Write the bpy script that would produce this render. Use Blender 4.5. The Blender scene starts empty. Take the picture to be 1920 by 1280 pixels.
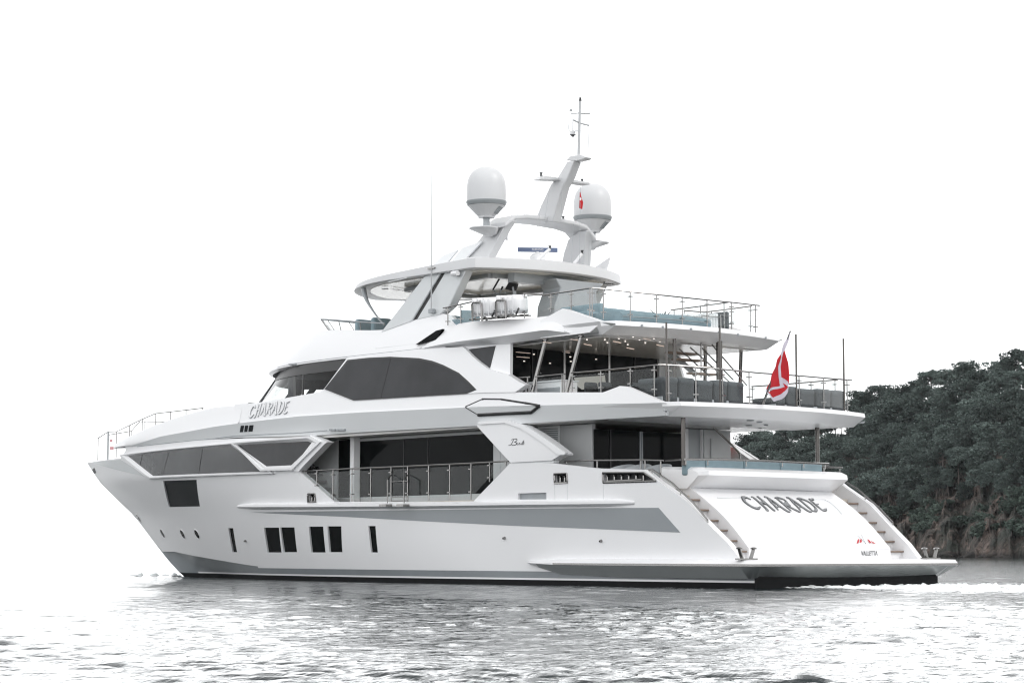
import bpy, bmesh, math, random
import numpy as np
from mathutils import Vector, Matrix
R = math.radians
sc = bpy.context.scene
COL = sc.collection

# ------------------------------------------------------------------ camera
CF = 4044.7; CC = np.array([-35.08, 43.21, .907]); YAW = -.728
PITCH = math.atan((1033 - 640) / CF)
FW = np.array([math.cos(YAW)*math.cos(PITCH), math.sin(YAW)*math.cos(PITCH), math.sin(PITCH)])
RT = np.array([math.sin(YAW), -math.cos(YAW), 0.0]); UP = np.cross(RT, FW)
cd = bpy.data.cameras.new("camera"); cam = bpy.data.objects.new("camera", cd); COL.objects.link(cam)
cd.sensor_width = 36; cd.lens = CF / 1920 * 36; cd.clip_start = .5; cd.clip_end = 20000
cam.matrix_world = Matrix(((RT[0], UP[0], -FW[0], CC[0]), (RT[1], UP[1], -FW[1], CC[1]), (RT[2], UP[2], -FW[2], CC[2]), (0, 0, 0, 1)))
sc.camera = cam

# ------------------------------------------------------------------ light
ZEN, FAR = .72, 2.6
SUN_EL, SUN_AZ = R(42), math.atan2(-.42, -.90)        # from astern, a little to starboard
w = bpy.data.worlds.new("World"); sc.world = w; w.use_nodes = True
nt = w.node_tree; nt.nodes.clear()
o = nt.nodes.new("ShaderNodeOutputWorld"); bg = nt.nodes.new("ShaderNodeBackground")
sky = nt.nodes.new("ShaderNodeTexSky"); sky.sky_type = 'NISHITA'; sky.sun_disc = False
sky.sun_elevation = SUN_EL; sky.sun_rotation = math.pi/2 - SUN_AZ
hs = nt.nodes.new("ShaderNodeHueSaturation"); hs.inputs['Saturation'].default_value = .12
mx = nt.nodes.new("ShaderNodeMix"); mx.data_type = 'RGBA'; mx.inputs[0].default_value = .8
mx.inputs[7].default_value = (9.6, 9.7, 9.8, 1)
nt.links.new(sky.outputs[0], hs.inputs['Color']); nt.links.new(hs.outputs[0], mx.inputs[6])
# thin overcast, dimmer overhead, with bright lobes added on the far side and to port
tcw = nt.nodes.new('ShaderNodeTexCoord')
def wdot(v, a, b, c, d):
    dt = nt.nodes.new('ShaderNodeVectorMath'); dt.operation = 'DOT_PRODUCT'; dt.inputs[1].default_value = v; nt.links.new(tcw.outputs['Generated'], dt.inputs[0])
    rg = nt.nodes.new('ShaderNodeMapRange'); rg.interpolation_type = 'SMOOTHSTEP'; rg.inputs[1].default_value = a; rg.inputs[2].default_value = b; rg.inputs[3].default_value = c; rg.inputs[4].default_value = d
    nt.links.new(dt.outputs['Value'], rg.inputs[0]); return rg.outputs[0]
w1 = wdot((0, 0, 1), .02, .75, 1.0, ZEN); w2 = wdot((.68, -.73, .06), .70, .99, 1.0, FAR)
w3 = wdot((-.15, .98, .05), .1, .95, 1.0, 1.45)
pv_ = nt.nodes.new('ShaderNodeMath'); pv_.operation = 'MULTIPLY'; nt.links.new(w1, pv_.inputs[0]); nt.links.new(w3, pv_.inputs[1])
pw = nt.nodes.new('ShaderNodeMath'); pw.operation = 'MULTIPLY'; nt.links.new(pv_.outputs[0], pw.inputs[0]); nt.links.new(w2, pw.inputs[1])
mlw = nt.nodes.new('ShaderNodeVectorMath'); mlw.operation = 'SCALE'; nt.links.new(mx.outputs[2], mlw.inputs[0]); nt.links.new(pw.outputs[0], mlw.inputs['Scale'])
nt.links.new(mlw.outputs[0], bg.inputs[0]); bg.inputs[1].default_value = .1
nt.links.new(bg.outputs[0], o.inputs[0])
sd = bpy.data.lights.new("sun", 'SUN'); sd.energy = .6; sd.angle = R(14); sd.color = (1, .97, .93)
so = bpy.data.objects.new("sun", sd); COL.objects.link(so)
sv = Vector((math.cos(SUN_AZ)*math.cos(SUN_EL), math.sin(SUN_AZ)*math.cos(SUN_EL), math.sin(SUN_EL)))
so.rotation_euler = sv.to_track_quat('Z', 'Y').to_euler(); so.location = (0, 0, 60)
vs = sc.view_settings; vs.view_transform = 'Standard'; vs.look = 'None'; vs.exposure = .77; vs.gamma = 1; vs.use_curve_mapping = False
sc.cycles.use_denoising = True; sc.cycles.sample_clamp_direct = 1.0; sc.cycles.filter_width = 1.2
sc.cycles.max_bounces = 8; sc.cycles.transparent_max_bounces = 16; sc.cycles.caustics_reflective = False; sc.cycles.caustics_refractive = False

# ------------------------------------------------------------------ helpers
def ray(px, py): return FW + RT*((px-960)/CF) - UP*((py-640)/CF)
def on(px, py, **k):                       # pixel -> point of the plane X=, Y= or Z=
    d = ray(px, py); a, v = list(k.items())[0]; i = 'XYZ'.index(a)
    return CC + d*((v-CC[i])/d[i])
def solve(px, py, f):
    d = ray(px, py); lo = 35.; hi = None
    for t in np.linspace(35, 110, 500):
        if f(CC+d*t) <= 0: hi = t; break
        lo = t
    if hi is None: raise ValueError((px, py))
    for _ in range(40):
        m = (lo+hi)/2
        if f(CC+d*m) > 0: lo = m
        else: hi = m
    return CC+d*hi
def onf(px, py, yf): return solve(px, py, lambda p: p[1]-yf(p[0], p[2]))      # surface y = yf(x,z)
def ong(px, py, g): return solve(px, py, lambda p: g(p[1])-p[0])              # surface x = g(y)
def xz(pts, yf): return [(lambda p: (p[0], p[2]))(onf(x, y, yf)) for x, y in pts]
def lerp(a, b, t): return a+(b-a)*t
def interp(x, pts):
    pts = sorted(pts); return float(np.interp(x, [p[0] for p in pts], [p[1] for p in pts]))

class MB:
    def __init__(s): s.v = []; s.f = []; s.m = []
    def add(s, vs, fs, mi=0):
        b = len(s.v); s.v += [tuple(map(float, v)) for v in vs]
        for f in fs: s.f.append(tuple(i+b for i in f)); s.m.append(mi)
        return s
    def box(s, x0, x1, y0, y1, z0, z1, mi=0):
        return s.add([(x, y, z) for x in (x0, x1) for y in (y0, y1) for z in (z0, z1)],
                     [(0, 1, 3, 2), (4, 6, 7, 5), (0, 4, 5, 1), (2, 3, 7, 6), (0, 2, 6, 4), (1, 5, 7, 3)], mi)
    def obox(s, c, ax, ay, az, mi=0):      # centre and three half axes
        c, ax, ay, az = [np.array(q, float) for q in (c, ax, ay, az)]
        return s.add([c+i*ax+j*ay+k*az for i in (-1, 1) for j in (-1, 1) for k in (-1, 1)],
                     [(0, 1, 3, 2), (4, 6, 7, 5), (0, 4, 5, 1), (2, 3, 7, 6), (0, 2, 6, 4), (1, 5, 7, 3)], mi)
    def prism(s, pts, off, mi=0):
        n = len(pts); off = np.array(off, float); p = [np.array(q, float) for q in pts]
        return s.add(p+[q+off for q in p], [tuple(range(n)), tuple(range(2*n-1, n-1, -1))]+[(i, (i+1) % n, n+(i+1) % n, n+i) for i in range(n)], mi)
    def tube(s, path, r, n=8, mi=0, closed=False):
        P = [np.array(p, float) for p in path]; rr = r if isinstance(r, (list, tuple)) else [r]*len(P)
        rings = []; up = None
        for i, p in enumerate(P):
            t = (P[(i+1) % len(P)]-P[i-1]) if closed else (P[min(i+1, len(P)-1)]-P[max(i-1, 0)])
            t = t/(np.linalg.norm(t)+1e-9)
            if up is None: up = np.array([0, 0, 1.]) if abs(t[2]) < .9 else np.array([1., 0, 0])
            u = np.cross(up, t); u /= np.linalg.norm(u)+1e-9; v = np.cross(t, u); up = v
            rings.append([p+rr[i]*(math.cos(a)*u+math.sin(a)*v) for a in np.linspace(0, 2*math.pi, n, endpoint=False)])
        return s.loft(rings, mi, closed=closed)
    def loft(s, rings, mi=0, closed=False, caps=True, ringclosed=True):
        n = len(rings[0]); vs = [v for r in rings for v in r]; fs = []
        k = len(rings)
        for i in range(k if closed else k-1):
            j = (i+1) % k
            for q in range(n if ringclosed else n-1):
                w2 = (q+1) % n; fs.append((i*n+q, i*n+w2, j*n+w2, j*n+q))
        if caps and not closed and ringclosed: fs += [tuple(range(n-1, -1, -1)), tuple(range((k-1)*n, k*n))]
        return s.add(vs, fs, mi)
    def lathe(s, prof, c, n=32, mi=0):
        return s.loft([[(c[0]+r*math.cos(a), c[1]+r*math.sin(a), c[2]+z) for a in np.linspace(0, 2*math.pi, n, endpoint=False)] for r, z in prof], mi)
    def mirror(s):
        n = len(s.v); s.v += [(x, -y, z) for x, y, z in s.v]
        s.f += [tuple(i+n for i in reversed(f)) for f in s.f]; s.m += s.m[:]
        return s
    def mesh(s, name, mats, ang=35, recalc=True):
        me = bpy.data.meshes.new(name); me.from_pydata(s.v, [], s.f)
        for m in (mats if isinstance(mats, (list, tuple)) else [mats]): me.materials.append(m)
        me.polygons.foreach_set('material_index', s.m)
        if recalc:
            bm = bmesh.new(); bm.from_mesh(me); bmesh.ops.recalc_face_normals(bm, faces=bm.faces); bm.to_mesh(me); bm.free()
        me.polygons.foreach_set('use_smooth', [True]*len(me.polygons))
        me.set_sharp_from_angle(angle=R(ang)); me.update()
        return me
    def pair(s, name, mats, parent=None, **k):          # the piece and its twin on the other side, two objects
        p = s.build(name, mats, parent, **k); t = MB(); t.v = [(x, -y, z) for x, y, z in s.v]; t.f = [tuple(reversed(f)) for f in s.f]; t.m = s.m[:]
        q = t.build(name, mats, parent, **k); q.matrix_world = p.matrix_world; return p
    def build(s, name, mats, parent=None, ang=35, bevel=0, loc=None, recalc=True):
        ob = bpy.data.objects.new(name, s.mesh(name, mats, ang, recalc)); COL.objects.link(ob)
        if parent: ob.parent = parent
        if loc is not None: ob.location = loc
        if bevel:
            b = ob.modifiers.new('bevel', 'BEVEL'); b.width = bevel; b.segments = 2; b.limit_method = 'ANGLE'; b.angle_limit = R(30)
        return ob

def tag(o, label=None, cat=None, group=None, kind=None):
    for k, v in (('label', label), ('category', cat), ('group', group), ('kind', kind)):
        if v: o[k] = v
    return o
def empty(name, loc, label, cat, group=None, rz=0):
    o = bpy.data.objects.new(name, None); COL.objects.link(o); o.location = loc; o.rotation_euler.z = rz; o.empty_display_size = .1
    return tag(o, label, cat, group)
def copy_tree(o, parent=None):
    c = o.copy(); COL.objects.link(c); c.parent = parent
    for ch in o.children: copy_tree(ch, c)
    return c

def surf_panel(mb, poly, yf, off, thick, mi=0, step=.45, side=1):
    """polygon given in (x,z), laid on the surface y = yf(x,z), standing proud by off"""
    bm = bmesh.new(); vs = [bm.verts.new((x, 0, z)) for x, z in poly]; bm.faces.new(vs); bm.normal_update()
    bmesh.ops.triangulate(bm, faces=bm.faces[:], ngon_method='EAR_CLIP')
    xs = [p[0] for p in poly]; lo, hi = min(xs), max(xs)
    for c in np.arange(math.floor(lo/step)*step+step, hi, step):
        bmesh.ops.bisect_plane(bm, geom=bm.verts[:]+bm.edges[:]+bm.faces[:], plane_co=(c, 0, 0), plane_no=(1, 0, 0))
    bmesh.ops.triangulate(bm, faces=bm.faces[:])
    bmesh.ops.remove_doubles(bm, verts=bm.verts[:], dist=1e-5)
    bm.verts.index_update(); n = len(bm.verts)
    A = [(v.co.x, side*(yf(v.co.x, v.co.z)+off), v.co.z) for v in bm.verts]
    B = [(v.co.x, side*(yf(v.co.x, v.co.z)+off-thick), v.co.z) for v in bm.verts]
    fs = [tuple(v.index for v in f.verts) for f in bm.faces]
    sides = [(e.verts[0].index, e.verts[1].index, n+e.verts[1].index, n+e.verts[0].index) for e in bm.edges if len(e.link_faces) == 1]
    mb.add(A+B, fs+[tuple(n+i for i in reversed(f)) for f in fs]+sides, mi); bm.free()
    return mb
def surf_frame(mb, outer, inner, yf, oo, oi, mi=0, sub=8, back=.06):
    """chamfered ring between two polygons of equal count on the surface"""
    n = len(outer); O = []; I = []
    for k in range(n):
        for t in np.linspace(0, 1, sub, endpoint=False):
            O.append(np.array(outer[k])*(1-t)+np.array(outer[(k+1) % n])*t); I.append(np.array(inner[k])*(1-t)+np.array(inner[(k+1) % n])*t)
    rings = [[(x, yf(x, z)-back, z) for x, z in O], [(x, yf(x, z)+oo, z) for x, z in O],
             [(x, yf(x, z)+oo, z) for x, z in [a*.6+b*.4 for a, b in zip(O, I)]],
             [(x, yf(x, z)+oi, z) for x, z in I], [(x, yf(x, z)-back, z) for x, z in I]]
    return mb.loft(rings, mi, closed=True, caps=False)

# ------------------------------------------------------------------ materials
def mat(name, col, rough=.5, metal=0, coat=0, spec=.5, var=0, vscale=3, bump=0, bscale=40, rvar=0, stretch=(1, 1, 1), emit=None):
    m = bpy.data.materials.new(name); m.use_nodes = True; t = m.node_tree; b = t.nodes['Principled BSDF']
    b.inputs['Base Color'].default_value = (*col, 1); b.inputs['Roughness'].default_value = rough; b.inputs['Metallic'].default_value = metal
    b.inputs['Coat Weight'].default_value = coat; b.inputs['Coat Roughness'].default_value = .06; b.inputs['Specular IOR Level'].default_value = spec
    tc = t.nodes.new('ShaderNodeTexCoord'); mp = t.nodes.new('ShaderNodeMapping'); mp.inputs['Scale'].default_value = stretch
    t.links.new(tc.outputs['Object'], mp.inputs[0])
    if var or rvar:
        n = t.nodes.new('ShaderNodeTexNoise'); n.inputs['Scale'].default_value = vscale; n.inputs['Detail'].default_value = 6; t.links.new(mp.outputs[0], n.inputs[0])
        if var:
            r = t.nodes.new('ShaderNodeMapRange'); r.inputs[1].default_value = .25; r.inputs[2].default_value = .75; r.inputs[3].default_value = 1-var; r.inputs[4].default_value = 1+var
            t.links.new(n.outputs[0], r.inputs[0])
            mu = t.nodes.new('ShaderNodeMix'); mu.data_type = 'RGBA'; mu.blend_type = 'MULTIPLY'; mu.inputs[0].default_value = 1; mu.inputs[6].default_value = (*col, 1)
            t.links.new(r.outputs[0], mu.inputs[7]); t.links.new(mu.outputs[2], b.inputs['Base Color'])
        if rvar:
            r = t.nodes.new('ShaderNodeMapRange'); r.inputs[3].default_value = max(.01, rough-rvar); r.inputs[4].default_value = rough+rvar
            t.links.new(n.outputs[0], r.inputs[0]); t.links.new(r.outputs[0], b.inputs['Roughness'])
    if bump:
        n = t.nodes.new('ShaderNodeTexNoise'); n.inputs['Scale'].default_value = bscale; n.inputs['Detail'].default_value = 3; t.links.new(mp.outputs[0], n.inputs[0])
        bp = t.nodes.new('ShaderNodeBump'); bp.inputs['Strength'].default_value = bump; bp.inputs['Distance'].default_value = .02
        t.links.new(n.outputs[0], bp.inputs['Height']); t.links.new(bp.outputs[0], b.inputs['Normal'])
    if emit: b.inputs['Emission Color'].default_value = (*col, 1); b.inputs['Emission Strength'].default_value = emit
    return m
def clear_glass(name, tint=(.93, .96, .96), f0=.02, k=.9):
    m = bpy.data.materials.new(name); m.use_nodes = True; t = m.node_tree; t.nodes.clear()
    o = t.nodes.new('ShaderNodeOutputMaterial'); mx = t.nodes.new('ShaderNodeMixShader'); tr = t.nodes.new('ShaderNodeBsdfTransparent'); gl = t.nodes.new('ShaderNodeBsdfGlossy')
    ge = t.nodes.new('ShaderNodeNewGeometry'); dt = t.nodes.new('ShaderNodeVectorMath'); dt.operation = 'DOT_PRODUCT'
    t.links.new(ge.outputs['Normal'], dt.inputs[0]); t.links.new(ge.outputs['Incoming'], dt.inputs[1])
    def mth(op, x, v=None, rev=False):
        n = t.nodes.new('ShaderNodeMath'); n.operation = op; t.links.new(x, n.inputs[1 if rev else 0])
        if v is not None: n.inputs[0 if rev else 1].default_value = v
        return n.outputs[0]
    f = mth('POWER', mth('SUBTRACT', mth('ABSOLUTE', dt.outputs['Value']), 1.0, True), 5.0)
    f = mth('ADD', mth('MULTIPLY', f, (1-f0)*k), f0*k)
    tr.inputs[0].default_value = (*tint, 1); gl.inputs['Roughness'].default_value = .02
    t.links.new(f, mx.inputs[0]); t.links.new(tr.outputs[0], mx.inputs[1]); t.links.new(gl.outputs[0], mx.inputs[2]); t.links.new(mx.outputs[0], o.inputs[0])
    return m
M = dict(
    white=mat('gelcoat_white', (.80, .80, .81), .34, coat=.06, spec=.4, var=.015, vscale=.6, rvar=.06),
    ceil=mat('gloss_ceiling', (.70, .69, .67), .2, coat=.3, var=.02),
    silver=mat('paint_silver_grey', (.23, .25, .265), .3, coat=.5, var=.03, vscale=.8),
    shade=mat('pale_grey_paint_and_shade', (.74, .755, .765), .36, coat=.05, var=.02, vscale=.8),
    boot=mat('antifouling_black', (.006, .0065, .0075), .6, spec=.12, var=.2, vscale=4),
    bootgrey=mat('boot_top_grey', (.20, .22, .235), .35, coat=.3, var=.08, vscale=1.5),
    glass=mat('window_black_glass', (.004, .005, .0055), .03, spec=.04, var=.3, vscale=.7),
    tint=mat('window_tinted_glass', (.030, .031, .034), .03, spec=.20, var=.30, vscale=.9),
    strip=mat('window_strip_glass', (.055, .058, .062), .05, spec=.45, var=.3, vscale=.45),
    mesh=mat('window_shutter_mesh', (.012, .014, .016), .5, spec=.2, var=.35, vscale=14),
    pane=clear_glass('rail_glass', (.955, .97, .97)),
    smoke=clear_glass('smoked_glass', (.74, .76, .755), .015),
    steel=mat('polished_steel', (.24, .235, .23), .16, metal=1, rvar=.05, vscale=8),
    teak=mat('teak', (.20, .15, .12), .6, var=.2, vscale=3, stretch=(1, 14, 1), bump=.1),
    deck=mat('teak_deck', (.55, .50, .44), .65, var=.15, vscale=2, stretch=(.5, 14, 1)),
    blue=mat('cushion_pale_blue', (.20, .275, .31), .9, var=.10, vscale=3, bump=.35, bscale=9),
    grey=mat('cushion_grey', (.046, .051, .055), .92, var=.10, vscale=3, bump=.35, bscale=9),
    greyl=mat('cushion_grey_edge', (.075, .084, .09), .92, var=.10, vscale=4, bump=.3, bscale=12),
    dark=mat('dark_fabric', (.02, .021, .023), .8, var=.15),
    black=mat('black_plastic', (.012, .012, .013), .45, var=.1),
    grey2=mat('painted_grey', (.30, .32, .335), .4, coat=.2, var=.05),
    grey4=mat('seam_and_shade_grey', (.52, .545, .555), .3, coat=.4, var=.02),
    smokegrey=mat('smoked_pillar', (.06, .062, .066), .7, spec=.15),
    dome=mat('radome_white', (.58, .585, .595), .4, var=.01),
    notice=mat('pale_red_notice', (.60, .30, .32), .5),
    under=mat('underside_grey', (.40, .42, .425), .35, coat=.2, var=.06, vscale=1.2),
    whip=mat('antenna_grey', (.45, .46, .47), .5),
    steeld=mat('dark_polished_steel', (.085, .08, .076), .2, metal=1, rvar=.06, vscale=8),
    pillar=mat('pillar_pale_grey', (.60, .62, .63), .36, coat=.05, var=.02),
    wallg=mat('bulkhead_grey', (.46, .47, .475), .4, coat=.2, var=.03),
    rim=mat('dome_rim_grey', (.27, .29, .30), .4, var=.05),
    red=mat('flag_red', (.50, .012, .02), .8, var=.15, vscale=3, bump=.25, bscale=12),
    flagw=mat('flag_white', (.62, .58, .66), .85, var=.06, bump=.25, bscale=12),
    orange=mat('lifebuoy_orange', (.62, .07, .03), .6, var=.08),
    radar=mat('radar_blue', (.10, .14, .25), .4, var=.05),
    letter=mat('letter_metal', (.36, .37, .38), .25, metal=.6, rvar=.08, vscale=10),
    ink=mat('letter_dark', (.05, .052, .055), .4, var=.1),
    lamp=mat('downlight', (1, .92, .84), .5, emit=.8),
    lampstrip=mat('light_strip', (.85, .68, .58), .5, emit=.3),
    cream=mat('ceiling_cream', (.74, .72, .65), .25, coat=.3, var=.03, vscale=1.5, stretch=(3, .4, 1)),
    plant=mat('agave_leaf', (.035, .055, .04), .6, var=.3),
)

# ------------------------------------------------------------------ yacht: hull form
STEM = [(-.9, 29.6), (0, 31.1), (.23, 31.6), (.66, 32.3), (1.1, 32.95), (2.2, 34.5), (2.96, 36.0), (3.53, 37.05), (4.33, 38.05), (5.5, 39.3)]
def HY(x, z):
    t = min(max(z/3.5, 0), 1); xp = 9+8*t; B = 3.66+.17*t; xs = interp(z, STEM)
    s = min(max((x-xp)/(xs-xp), 0), 1); y = B*(1-s**(2.0+.45*t))
    if x < 5: y -= .012*(5-x)**1.5*(1-.5*t)
    return max(y, .03)
def DP(x, z=0): return 3.90*(1-min(max((x-18)/20.0, 0), 1)**2.4)
def UY(x, z): return max(DP(x)-.22*(z-4.75), .02)
yacht = empty('motor_yacht', (0, 0, 0), 'large white three deck motor yacht with red ensign lying on the calm sea', 'yacht')

# top edge of the hull side, port, traced along its real outline (x, z)
px_top = [(1380, 1050), (1356, 1017.6), (1326.7, 986.7), (1280.8, 936), (1232.7, 901), (1208.6, 880), (1120, 877.5), (1036, 868), (957, 868.5)]
top = [(.45, .60), (.80, .62)]+xz(px_top, lambda x, z: 3.8)
opn = xz([(885, 939.5), (624, 940.6), (560, 883)], lambda x, z: 3.82)
top += opn
xo = opn[-1][0]
top += [(xo+.02, 4.38), (22, 4.50), (28, 4.62), (31.5, 4.66)]
kb = onf(226, 859.8, HY)
top += [(kb[0]-1.2, 4.62), (kb[0], kb[2]+.02), (38.0, 4.30)]
def ztop(x): return float(np.interp(x, [p[0] for p in top], [p[1] for p in top]))
chine = xz([(327, 1033.6), (361, 1040.8), (411.6, 1049.7), (465.5, 1058.7), (560, 1070.3), (740, 1087)], HY)
def zch(x): return interp(x, chine) if x > chine[-1][0] else .1
xsn = sorted(set([round(p[0], 4) for p in top]+list(np.round(np.arange(1.2, 38, .55), 3))+[36.4, 36.9, 37.3, 37.6, 37.85]))
xsn = [x for i, x in enumerate(xsn) if i == 0 or x-xsn[i-1] > .012]
def hull_ring(x):
    zt = ztop(x); zc = max(zch(x), .41); k = min(max((zc-.41)/.25, 0), 1)
    # stations past the foot of the stem start where the stem is
    zmin = interp(x, [(b, a) for a, b in STEM]) if x > 29.6 else -.9
    zmin = max(zmin, -.9)
    zs = [-.9, .14, .19, .37]+list(np.linspace(.37, zc, 4)[1:])
    out = []
    for z in zs:
        z = max(z, zmin+.002) if zmin > -.9 else z
        h_ = HY(x, z); y = max(h_-k*(.20+.30*max(zc-z, 0)), h_*.55); out.append((x, max(y, .025), z))
    for t in np.linspace(0, 1, 18):
        z = zc+(zt-zc)*t
        if zmin > z: z = zmin+.003
        out.append((x, HY(x, z), z))
    inn = [(x, max(p[1]-.2, p[1]*.25), p[2]) for p in (out[-1], out[-10])]+[(x, min(max(p[1]-.5, p[1]*.3), p[1]*.8), p[2]) for p in (out[6], out[0])]
    return out+inn
rings = [hull_ring(x) for x in xsn]
hb = MB()
n = len(rings[0]); hb.v = [p for r in rings for p in r]
for i in range(len(rings)-1):
    for q in range(n):
        w2 = (q+1) % n; hb.f.append((i*n+q, i*n+w2, (i+1)*n+w2, (i+1)*n+q))
        hb.m.append(1 if q in (0, n-1) else (2 if q == 2 or (q in (1, 2, 3, 4, 5) and xsn[i] > 29.5) or (q in (3, 4, 5) and max(zch(xsn[i]), zch(xsn[i+1])) > .45) else 0))
hb.f += [tuple(range(n-1, -1, -1)), tuple(range((len(rings)-1)*n, len(rings)*n))]; hb.m += [0, 0]
hull_half = hb.build('hull', [M['white'], M['boot'], M['bootgrey']])
# real recesses for windows, fairleads and the boarding light
def quad(pts): return xz(pts, HY)
W_ports = [quad([(495, 988.5), (523, 988.5), (528, 1035), (502, 1035)]), quad([(525.5, 988), (552, 988), (557, 1034.5), (532, 1034.5)]),
           quad([(579, 986.5), (606, 986.5), (610.5, 1035), (584, 1035)]), quad([(614, 986), (640, 986), (642, 1034.5), (618, 1034.5)])]
W_slots = [quad([(428, 989.5), (437, 989.5), (444.5, 1034.5), (436, 1034.5)]), quad([(690.5, 985.5), (704, 985.5), (708.5, 1035), (696, 1035)])]
W_big = quad([(306, 901), (368.5, 898.8), (375, 948.8), (317, 950)])
FAIR = [quad([(1039, 888), (1063, 887), (1064, 904.5), (1040, 905.5)]), quad([(577, 925.5), (591, 925.2), (592.5, 940.5), (577.5, 941)]),
        quad([(1130, 886), (1207, 885.5), (1231, 901.5), (1131, 904.5)])]
VENT = quad([(971, 924.5), (1024.5, 923), (1024.5, 935.5), (971, 936)])
cut = MB()
def cutter(poly, d): surf_panel(cut, poly, HY, .3, .3+d)
for w_ in W_ports+W_slots+[W_big]: cutter(w_, .07)
for w_ in FAIR: cutter(w_, .12)
cutter(VENT, .10)
cu = cut.build('cutter', M['white'])
bo = hull_half.modifiers.new('b', 'BOOLEAN'); bo.object = cu; bo.operation = 'DIFFERENCE'; bo.solver = 'EXACT'
dg = bpy.context.evaluated_depsgraph_get(); me = bpy.data.meshes.new_from_object(hull_half.evaluated_get(dg))
bpy.data.objects.remove(cu); hull_half.modifiers.clear()
bm = bmesh.new(); bm.from_mesh(me)
g = bmesh.ops.duplicate(bm, geom=bm.verts[:]+bm.edges[:]+bm.faces[:])
for v in [q for q in g['geom'] if isinstance(q, bmesh.types.BMVert)]: v.co.y *= -1
bmesh.ops.reverse_faces(bm, faces=[q for q in g['geom'] if isinstance(q, bmesh.types.BMFace)])
bmesh.ops.recalc_face_normals(bm, faces=bm.faces)
bm.to_mesh(me); bm.free(); me.name = 'hull'
while len(me.materials) > 3: me.materials.pop()
me.polygons.foreach_set('use_smooth', [True]*len(me.polygons)); me.set_sharp_from_angle(angle=R(24))
hull_half.data = me; hull = hull_half; hull.parent = yacht

def hull_panel(name, poly, m, off, thick=.02, parent=None, yf=HY, side=1):
    return surf_panel(MB(), poly, yf, off, thick, side=side).build(name, m, parent or hull)
def hull_frame_tube(mb, poly, r=.012, yf=HY, off=.0):
    P = []
    for a, b in zip(poly, poly[1:]+poly[:1]):
        for t in np.linspace(0, 1, 6, endpoint=False):
            x, z = lerp(a[0], b[0], t), lerp(a[1], b[1], t); P.append((x, yf(x, z)+off, z))
    mb.tube(P, r, 6, closed=True)
for w_ in W_ports+W_slots+[W_big]: hull_panel('hull_window', w_, M['mesh'] if w_ is W_big else M['glass'], -.055, .01)
hull_panel('vent_recess', VENT, M['grey2'], -.085, .01)
def inset(poly, d):
    c = np.mean(np.array(poly), 0); return [tuple(np.array(p)+(c-np.array(p))*d) for p in poly]
for i, w_ in enumerate(FAIR):
    f = MB(); hull_frame_tube(f, w_, .028); fo = f.build('fairlead', M['steel'], hull)
    hull_panel('fairlead_back', w_, M['dark'], -.11, .008, fo)
    c = np.mean(np.array(w_), 0); k = MB()
    nb = 2 if i < 2 else 6
    wd = max(p[0] for p in w_)-min(p[0] for p in w_); ht = max(p[1] for p in w_)-min(p[1] for p in w_)
    for b in range(nb):
        x = c[0]+(b-(nb-1)/2)*wd/(nb+.6)*.9+(.10 if nb > 2 else 0); y = HY(x, c[1])-.07
        k.lathe([(0, 0), (.05, 0), (.03, .05), (.028, ht*.55), (.05, ht*.62), (.04, ht*.72), (0, ht*.74)], (x, y, min(p[1] for p in w_)+.01), 12)
    if nb > 2:
        zb_ = min(p[1] for p in w_); k.tube([(c[0]+.7, HY(c[0], zb_)-.03, zb_+.035), (c[0]-.55, HY(c[0], zb_)-.03, zb_+.045)], .035, 8)
    k.build('bollard', M['steel'], fo)
# round portholes near the stem
for px, py, rx, ry in [(403/2.7825+160, 1000/2.7825+640, 5, 8), (508/2.7825+160, 1004/2.7825+640, 5.4, 9.2), (583/2.7825+160, 1004/2.7825+640, 5.4, 9.6), (280/2.7825+160, 922/2.7825+640, 3.5, 6)]:
    c = onf(px, py, HY); r = .16
    po = [(c[0]+1.15*r*math.cos(a), c[2]+r*math.sin(a)) for a in np.linspace(0, 2*math.pi, 20, endpoint=False)]
    hp = hull_panel('porthole', po, M['glass'], .006, .03)
    f = MB(); hull_frame_tube(f, po, .016); f.build('porthole_rim', M['white'], hp)
# overboard lights / discharge fittings
for px, py in [(461, 1013), (946.5, 1007.5), (1127.5, 1012.8)]:
    c = onf(px, py, HY); MB().tube([c+np.array([0, -.05, 0]), c+np.array([0, .07, -.02])], [.05, .03], 10).build('discharge_fitting', M['steel'], hull)
for px in (955, 1000, 1018+20, 1078):
    pass
sm_ = [xz([(px, 907), (px+.6, 938)], HY) for px in (1040, 1063.5, 1131)]
for a_, b_ in sm_: MB().tube([(a_[0], HY(*a_)+.001, a_[1]), (b_[0], HY(*b_)+.001, b_[1])], .005, 4).build('panel_seam', M['grey4'], hull)
# silver wedge painted along the topsides
wt = [(p[0], p[1]) for p in xz([(470, 960), (700, 956.5), (900, 954), (1100, 951.8), (1235, 951.3), (1275.8, 997.7), (1100, 990.5), (960, 985), (800, 977), (650, 968.5), (520, 962.5)], HY)]
hull_panel('painted_stripe', wt, M['silver'], .006, .02)
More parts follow.
